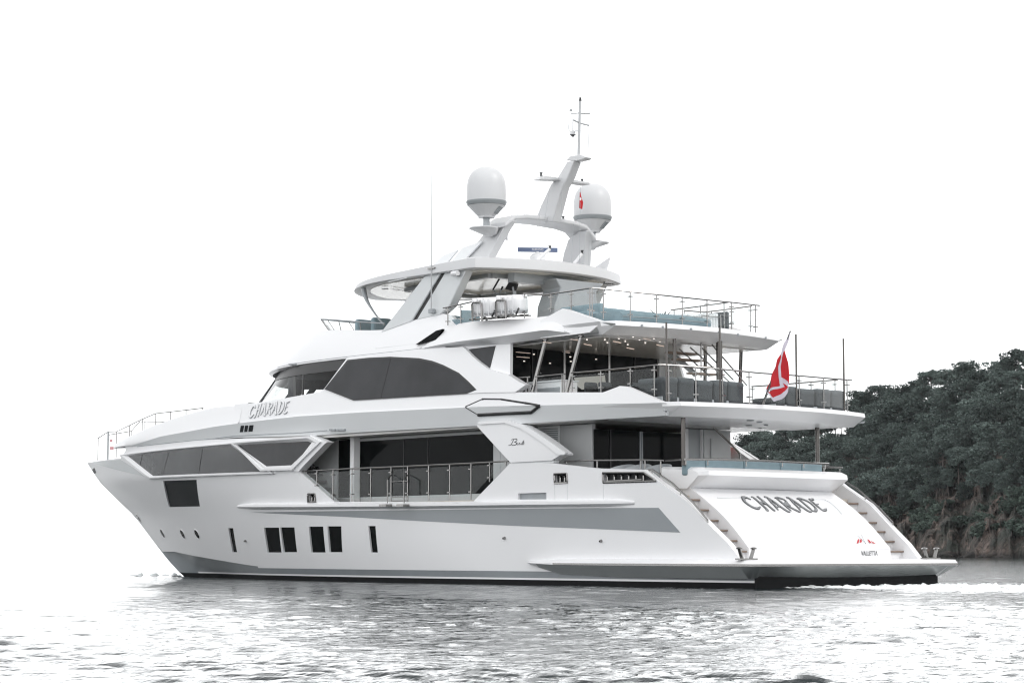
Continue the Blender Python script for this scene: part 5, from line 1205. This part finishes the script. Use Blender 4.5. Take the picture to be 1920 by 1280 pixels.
TS = np.concatenate([[-.06, -.02], np.linspace(0, .4, 56), np.linspace(.41, 1.2, 36), [1.5, 2.0, 2.6]])
hm = MB()
for t in TS:
    for u in US:
        D = Ds(u)+72*t+ (nz(u*.02, 3.1)*3+nz(u*.09, t*5)*1.2*(1 if 0 <= t < .5 else 0))
        g_ = gz_(u, t)
        if 0 < t < .45: D += (nz(u*.11, g_*1.3)*.8+abs(nz(u*.05, g_*.55))*1.3)*min(1, t*20)
        hm.v.append(tuple(land(u, D, g_)))
nu = len(US)
for i in range(len(TS)-1):
    for j in range(nu-1): hm.f.append((i*nu+j, i*nu+j+1, (i+1)*nu+j+1, (i+1)*nu+j)); hm.m.append(0)
rock = bpy.data.materials.new('island_rock_and_soil'); rock.use_nodes = True; t = rock.node_tree; b = t.nodes['Principled BSDF']; b.inputs['Roughness'].default_value = .9
tc = t.nodes.new('ShaderNodeTexCoord'); ns = []
for s_, d_ in ((.10, 8), (.55, 9), (2.2, 6)):
    n_ = t.nodes.new('ShaderNodeTexNoise'); n_.inputs['Scale'].default_value = s_; n_.inputs['Detail'].default_value = d_; n_.inputs['Roughness'].default_value = .65; t.links.new(tc.outputs['Object'], n_.inputs[0]); ns.append(n_)
cr1 = t.nodes.new('ShaderNodeValToRGB'); e_ = cr1.color_ramp.elements; e_[0].position = .36; e_[0].color = (.026, .021, .019, 1); e_[1].position = .66; e_[1].color = (.22, .165, .14, 1)
m1 = cr1.color_ramp.elements.new(.52); m1.color = (.10, .074, .062, 1)
t.links.new(ns[1].outputs[0], cr1.inputs[0])
cr2 = t.nodes.new('ShaderNodeValToRGB'); e_ = cr2.color_ramp.elements; e_[0].position = .44; e_[0].color = (0, 0, 0, 1); e_[1].position = .58; e_[1].color = (1, 1, 1, 1); t.links.new(ns[0].outputs[0], cr2.inputs[0])
mxr = t.nodes.new('ShaderNodeMix'); mxr.data_type = 'RGBA'; t.links.new(cr2.outputs[0], mxr.inputs[0]); t.links.new(cr1.outputs[0], mxr.inputs[6]); mxr.inputs[7].default_value = (.028, .034, .027, 1)
t.links.new(mxr.outputs[2], b.inputs['Base Color'])
vo = t.nodes.new('ShaderNodeTexVoronoi'); vo.feature = 'DISTANCE_TO_EDGE'; vo.inputs['Scale'].default_value = .7; t.links.new(ns[2].outputs['Color'], vo.inputs[0]) if False else t.links.new(tc.outputs['Object'], vo.inputs[0])
# darker wet rock in the tide band
sx_ = t.nodes.new('ShaderNodeSeparateXYZ'); t.links.new(tc.outputs['Object'], sx_.inputs[0])
wr_ = t.nodes.new('ShaderNodeMapRange'); wr_.inputs[1].default_value = .35; wr_.inputs[2].default_value = 1.0; wr_.inputs[3].default_value = .28; wr_.inputs[4].default_value = 1.0; t.links.new(sx_.outputs['Z'], wr_.inputs[0])
cr_k = t.nodes.new('ShaderNodeMapRange'); cr_k.inputs[1].default_value = 0; cr_k.inputs[2].default_value = .10; cr_k.inputs[3].default_value = .45; cr_k.inputs[4].default_value = 1.0; t.links.new(vo.outputs['Distance'], cr_k.inputs[0])
mk = t.nodes.new('ShaderNodeMath'); mk.operation = 'MULTIPLY'; t.links.new(wr_.outputs[0], mk.inputs[0]); t.links.new(cr_k.outputs[0], mk.inputs[1])
sc_ = t.nodes.new('ShaderNodeVectorMath'); sc_.operation = 'SCALE'; t.links.new(mxr.outputs[2], sc_.inputs[0]); t.links.new(mk.outputs[0], sc_.inputs['Scale']); t.links.new(sc_.outputs[0], b.inputs['Base Color'])
bp = t.nodes.new('ShaderNodeBump'); bp.inputs['Distance'].default_value = .8; bp.inputs['Strength'].default_value = .9; t.links.new(ns[1].outputs[0], bp.inputs['Height']); t.links.new(bp.outputs[0], b.inputs['Normal'])
tag(hm.build('island_hill', rock, ang=14), kind='structure')
def leafmat(name, c0, c1):
    m = bpy.data.materials.new(name); m.use_nodes = True; t = m.node_tree; b = t.nodes['Principled BSDF']; b.inputs['Roughness'].default_value = .75; b.inputs['Specular IOR Level'].default_value = .2
    oi = t.nodes.new('ShaderNodeObjectInfo'); tc = t.nodes.new('ShaderNodeTexCoord'); n = t.nodes.new('ShaderNodeTexNoise'); n.inputs['Scale'].default_value = .9; n.inputs['Detail'].default_value = 4; t.links.new(tc.outputs['Object'], n.inputs[0])
    ad = t.nodes.new('ShaderNodeMath'); ad.operation = 'MULTIPLY_ADD'; ad.inputs[1].default_value = .55; t.links.new(oi.outputs['Random'], ad.inputs[0]); t.links.new(n.outputs[0], ad.inputs[2])
    r = t.nodes.new('ShaderNodeValToRGB'); r.color_ramp.elements[0].position = .38; r.color_ramp.elements[0].color = (*c0, 1); r.color_ramp.elements[1].position = 1.05; r.color_ramp.elements[1].color = (*c1, 1)
    t.links.new(ad.outputs[0], r.inputs[0]); t.links.new(r.outputs[0], b.inputs['Base Color']); return m
leaf = leafmat('pine_foliage', (.024, .034, .031), (.112, .145, .132)); leaf2 = leafmat('shrub_foliage', (.032, .048, .040), (.085, .115, .095))
bark = mat('bark', (.10, .085, .078), .9, var=.3, vscale=3)
def leaves(mb, c, rad, n, size):
    d = nrng.normal(size=(n, 3)); d /= np.linalg.norm(d, axis=1)[:, None]; r = nrng.uniform(.35, 1.05, n)[:, None]**.6
    P = np.array(c)+d*r*np.array(rad)
    a = nrng.normal(size=(n, 3)); a[:, 2] *= .6; a /= np.linalg.norm(a, axis=1)[:, None]; bb = np.cross(a, nrng.normal(size=(n, 3))); bb /= np.linalg.norm(bb, axis=1)[:, None]
    s = size*nrng.uniform(.5, 1.2, (n, 1)); V = np.stack([P-a*s, P+bb*s*.55, P+a*s, P-bb*s*.55], 1).reshape(-1, 3)
    base = len(mb.v); mb.v += [tuple(v) for v in V]; mb.f += [(base+4*i, base+4*i+1, base+4*i+2, base+4*i+3) for i in range(n)]; mb.m += [0]*n
def pine(kind):
    """trunk with limbs, crown of leaf clumps; about 8 m tall"""
    H = 8.0; tr = MB(); cr = MB(); lean = np.array([rng.uniform(-.8, .8), rng.uniform(-.8, .8), 0])
    top = np.array([0, 0, H*.84])+lean; mid = np.array([0, 0, H*.42])+lean*.3+np.array([rng.uniform(-.3, .3), rng.uniform(-.3, .3), 0])
    tr.tube(smooth([(0, 0, -1.5), (0, 0, 0), mid, top], 3), [.27-.02*i for i in range(10)], 6)
    nl = {0: 9, 1: 12, 2: 15}[kind % 3]; lo = {0: .62, 1: .42, 2: .26}[kind % 3]
    for k in range(nl):
        t_ = lo+(1-lo)*((k+.5)/nl); b_ = lerp(mid, top, min(max((t_-.42)/.5, 0), 1)) if t_ > .42 else mid*(t_/.42)
        th = k*2.4+rng.uniform(-.5, .5); Rr = {0: 2.5, 1: 2.4, 2: 2.1}[kind % 3]*(1.12-.75*abs((t_-lo)/(1-lo)-.35))*rng.uniform(.7, 1.15)
        e = b_+np.array([math.cos(th)*Rr, math.sin(th)*Rr, .55+.5*rng.random()])
        tr.tube(smooth([b_, lerp(b_, e, .5)+np.array([0, 0, -.1]), e], 2), [.13, .11, .085, .06, .04][:5], 5)
        w_ = rng.uniform(.95, 1.5); leaves(cr, e, (w_*1.2, w_*1.2, w_*.62), 135, .30)
        e2 = lerp(b_, e, .55)+np.array([rng.uniform(-.5, .5), rng.uniform(-.5, .5), .35]); leaves(cr, e2, (w_, w_, w_*.6), 70, .28)
    leaves(cr, top+np.array([0, 0, .4]), (1.4, 1.4, .75), 160, .28)
    return tr.mesh('trunk', bark), cr.mesh('crown', leaf, recalc=False)
PV = [pine(k) for k in range(7)]
LB = ['grey green pine in the wood on the island hill behind the stern', 'tall open pine with bare limbs in the wood on the island hill', 'dense low branched pine in the wood on the island hill']
def put_tree(u, t, s, k=None, name='pine_tree'):
    k = rng.randrange(7) if k is None else k; tm_, cm_ = PV[k]
    D = Ds(u)+72*t; p = land(u, D, gz_(u, t)-.1)
    r_ = empty(name, tuple(p), ['tall open pine with bare limbs in the wood on the island hill', 'grey green bushy pine in the wood on the island hill', 'dense pine branched down to the ground on the island hill'][k % 3], 'tree', 'pines on the island hill', rng.uniform(0, 6.28))
    r_.scale = (s*rng.uniform(.9, 1.15), s*rng.uniform(.9, 1.15), s)
    for nm, me_ in (('trunk', tm_), ('crown', cm_)):
        c = bpy.data.objects.new(nm, me_); COL.objects.link(c); c.parent = r_
    return r_
pts = []
def free(u, t, du, dt):
    return all(abs(u-a)/du+abs(t-b)/dt > 1 for a, b in pts)
# ridge line, close together
u = 1195.
while u < 2120:
    t = rng.uniform(.93, 1.08); pts.append((u, t)); gap = u < 1580
    put_tree(u, t, rng.uniform(.86, 1.05)*(.95 if gap else .92), k=rng.choice([0, 3, 6, 1]) if gap or rng.random() < .35 else None); u += rng.uniform(15, 26) if gap else rng.uniform(19, 34)
tries = 0
while len(pts) < 262 and tries < 9000:
    tries += 1; u = rng.uniform(1230, 2110); t = rng.uniform(.24, .95)
    if u < 1555 and t > .5 and rng.random() < .6: continue
    if not free(u, t, 27, .11): continue
    pts.append((u, t)); put_tree(u, t, rng.uniform(.55, .95)*(.85 if t < .5 else 1), k=rng.choice([1, 2, 4, 5, 2, 5]) if t < .8 else None)
# shrubs clinging to the cliff
def shrubmesh():
    mb = MB()
    for k in range(9): leaves(mb, (rng.uniform(-1.1, 1.1), rng.uniform(-1.1, 1.1), rng.uniform(.2, 1.2)), (.8, .8, .55), 85, .24)
    return mb.mesh('shrub', leaf2, recalc=False)
SV = [shrubmesh() for _ in range(5)]
n_s = 0; sp2_ = []
while n_s < 85:
    u = rng.uniform(1560, 2080); t = rng.uniform(.05, .42)
    if nz(u*.021, t*4+1.7) < -.15 and t < .30: 
        if rng.random() < .8: n_s += .2; continue
    if not all(abs(u-a)/13+abs(t-b)/.05 > 1 for a, b in sp2_): n_s += .02; continue
    sp2_.append((u, t)); p = land(u, Ds(u)+72*t-.5, gz_(u, t)-.2)
    o_ = bpy.data.objects.new('shrub', SV[rng.randrange(5)]); COL.objects.link(o_); o_.location = p; o_.rotation_euler.z = rng.uniform(0, 6.28); s = rng.uniform(.6, 1.5); o_.scale = (s, s, s*rng.uniform(.8, 1.2))
    tag(o_, 'dark green shrub clinging to the rocky cliff of the island', 'shrub', 'shrubs on the island cliff'); n_s += 1
# boulders along the shore
def bould():
    bm = bmesh.new(); bmesh.ops.create_icosphere(bm, subdivisions=3, radius=1)
    a, b_ = rng.uniform(0, 9), rng.uniform(0, 9)
    for v in bm.verts: k = 1+.22*nz(v.co.x*1.3+a, v.co.y*1.3+v.co.z+b_); v.co = Vector((v.co.x*k*1.3, v.co.y*k, v.co.z*k*.6))
    me_ = bpy.data.meshes.new('shore_rock'); bm.to_mesh(me_); bm.free(); me_.materials.append(rock); return me_
BV = [bould() for _ in range(4)]
for i in range(46):
    u = rng.uniform(1640, 2060); o_ = bpy.data.objects.new('shore_rock', BV[i % 4]); COL.objects.link(o_); o_.location = land(u, Ds(u)-rng.uniform(-1.5, 2.5)+nz(u*.02, 3.1)*3, rng.uniform(-.3, .15)); s = rng.uniform(.4, 1.3); o_.scale = (s, s, s*rng.uniform(.6, 1)); o_.rotation_euler.z = rng.uniform(0, 6)
    tag(o_, 'brown boulder at the waterline below the island cliff', 'rock', 'boulders along the island shore')

# ------------------------------------------------------------------ sea
NR, NA = 820, 600
rr_ = np.concatenate([np.geomspace(11, 140, NR-70), np.geomspace(142, 4000, 70)])
aa = np.concatenate([np.linspace(-75, -19, 50), np.linspace(-18.5, 18.5, NA-100), np.linspace(19, 75, 50)])*math.pi/180
Rg, Ag = np.meshgrid(rr_, aa, indexing='ij')
X = CC[0]+Rg*np.cos(YAW+Ag); Y = CC[1]+Rg*np.sin(YAW+Ag); Z = np.zeros_like(X)
wr = np.random.default_rng(3)
fade = np.clip((150-Rg)/90, 0, 1)
spac = np.maximum(Rg*.0034, .02)
for lam, n_, amp in ((5.0, 4, .0016), (2.2, 7, .0010), (1.1, 10, .0009), (.6, 14, .0022), (.33, 20, .0037), (.2, 22, .0025)):
    for _ in range(n_):
        th = YAW+math.pi+wr.normal(0, .42 if lam > 1 else .27); l_ = lam*wr.uniform(.75, 1.3); k = 2*math.pi/l_
        ph = k*(X*math.cos(th)+Y*math.sin(th))+wr.uniform(0, 6.28); w_ = np.clip((l_-2.2*spac)/(1.5*spac), 0, 1)
        Z += amp*fade*w_*(np.sin(ph)+.25*np.cos(2*ph))
# slow patches of rougher and calmer water
pt = np.zeros_like(X)
for _ in range(14):
    th = wr.uniform(0, 6.28); k = 2*math.pi/wr.uniform(4, 22); pt += np.sin(k*(X*math.cos(th)+Y*math.sin(th))+wr.uniform(0, 6.28))
Z *= np.clip(.85+.18*pt, .35, 1.6)
# wash behind the stern
def bl(x, a, b): return np.clip((x-a)/(b-a), 0, 1)
wash = bl(-X, -1.2, -.2)*bl(-X, 16, 2)*bl(4.6-np.abs(Y+.8), 0, 1.6)
side = bl(X, -1, 1)*bl(X, 9, 3)*bl(Y, 3.2, 3.6)*bl(-Y, -4.6, -3.9)*.0
nse = np.zeros_like(X)
for _ in range(26):
    th = wr.uniform(0, 6.28); k = 2*math.pi/wr.uniform(.14, .8); nse += np.sin(k*(X*math.cos(th)+Y*math.sin(th))+wr.uniform(0, 6.28))
nse /= 3.6
Z += wash*(.015+.030*nse)
bow = bl(2.2-np.hypot(X-31.6, Y-.8), 0, 1.6); Z += bow*.05*nse
foam = np.clip(wash*(.50+.40*nse)+bow*(.12+.4*nse), 0, 1)
me_ = bpy.data.meshes.new('sea'); V = np.stack([X, Y, Z], -1).reshape(-1, 3)
idx = np.arange(NR*NA).reshape(NR, NA); F_ = np.stack([idx[:-1, :-1], idx[1:, :-1], idx[1:, 1:], idx[:-1, 1:]], -1).reshape(-1, 4)
me_.vertices.add(len(V)); me_.vertices.foreach_set('co', V.astype(np.float32).ravel()); me_.loops.add(F_.size); me_.loops.foreach_set('vertex_index', F_.astype(np.int32).ravel())
me_.polygons.add(len(F_)); me_.polygons.foreach_set('loop_start', np.arange(0, F_.size, 4, dtype=np.int32)); me_.polygons.foreach_set('use_smooth', np.ones(len(F_), bool)); me_.update(calc_edges=True)
at_ = me_.attributes.new('foam', 'FLOAT', 'POINT'); at_.data.foreach_set('value', foam.astype(np.float32).ravel())
wm = bpy.data.materials.new('sea_water'); wm.use_nodes = True; t = wm.node_tree; b = t.nodes['Principled BSDF']
b.inputs['Base Color'].default_value = (.012, .019, .021, 1); b.inputs['Roughness'].default_value = .06; b.inputs['IOR'].default_value = 1.333; b.inputs['Specular IOR Level'].default_value = .5
tc = t.nodes.new('ShaderNodeTexCoord'); mp = t.nodes.new('ShaderNodeMapping'); mp.inputs['Rotation'].default_value = (0, 0, -YAW); mp.inputs['Scale'].default_value = (1.0, .30, 1); t.links.new(tc.outputs['Object'], mp.inputs[0])
prev = None
for s_, st_, ds_ in ((1.6, .8, .08), (6.0, 1.0, .022)):
    n_ = t.nodes.new('ShaderNodeTexNoise'); n_.inputs['Scale'].default_value = s_; n_.inputs['Detail'].default_value = 5; n_.inputs['Roughness'].default_value = .6; t.links.new(mp.outputs[0], n_.inputs[0])
    bp = t.nodes.new('ShaderNodeBump'); bp.inputs['Strength'].default_value = st_; bp.inputs['Distance'].default_value = ds_; t.links.new(n_.outputs[0], bp.inputs['Height'])
    if prev: t.links.new(prev.outputs[0], bp.inputs['Normal'])
    prev = bp
t.links.new(prev.outputs[0], b.inputs['Normal'])
fo = t.nodes.new('ShaderNodeBsdfDiffuse'); fo.inputs[0].default_value = (.85, .88, .88, 1); an = t.nodes.new('ShaderNodeAttribute'); an.attribute_name = 'foam'
fn = t.nodes.new('ShaderNodeTexNoise'); fn.inputs['Scale'].default_value = 3.2; fn.inputs['Detail'].default_value = 8; fn.inputs['Roughness'].default_value = .7; t.links.new(tc.outputs['Object'], fn.inputs[0])
ma = t.nodes.new('ShaderNodeMath'); ma.operation = 'MULTIPLY_ADD'; ma.inputs[1].default_value = 1.3; t.links.new(an.outputs['Fac'], ma.inputs[0]); t.links.new(fn.outputs[0], ma.inputs[2])
rp = t.nodes.new('ShaderNodeMapRange'); rp.inputs[1].default_value = .98; rp.inputs[2].default_value = 1.25; t.links.new(ma.outputs[0], rp.inputs[0])
ms = t.nodes.new('ShaderNodeMixShader'); t.links.new(rp.outputs[0], ms.inputs[0]); t.links.new(b.outputs[0], ms.inputs[1]); t.links.new(fo.outputs[0], ms.inputs[2]); t.links.new(ms.outputs[0], t.nodes['Material Output'].inputs[0])
me_.materials.append(wm); so_ = bpy.data.objects.new('sea', me_); COL.objects.link(so_); tag(so_, kind='structure')

# ------------------------------------------------------------------ thin sea haze
hz = MB().box(-4300, 4300, -4300, 4300, -3.2, 75).build('haze', [], None, ang=30)
hm_ = bpy.data.materials.new('sea_haze'); hm_.use_nodes = True; t = hm_.node_tree; t.nodes.remove(t.nodes['Principled BSDF'])
pv = t.nodes.new('ShaderNodeVolumePrincipled'); pv.inputs['Color'].default_value = (.86, .90, .92, 1); pv.inputs['Density'].default_value = HAZE; t.links.new(pv.outputs[0], t.nodes['Material Output'].inputs['Volume'])
hz.data.materials.append(hm_); tag(hz, kind='stuff')
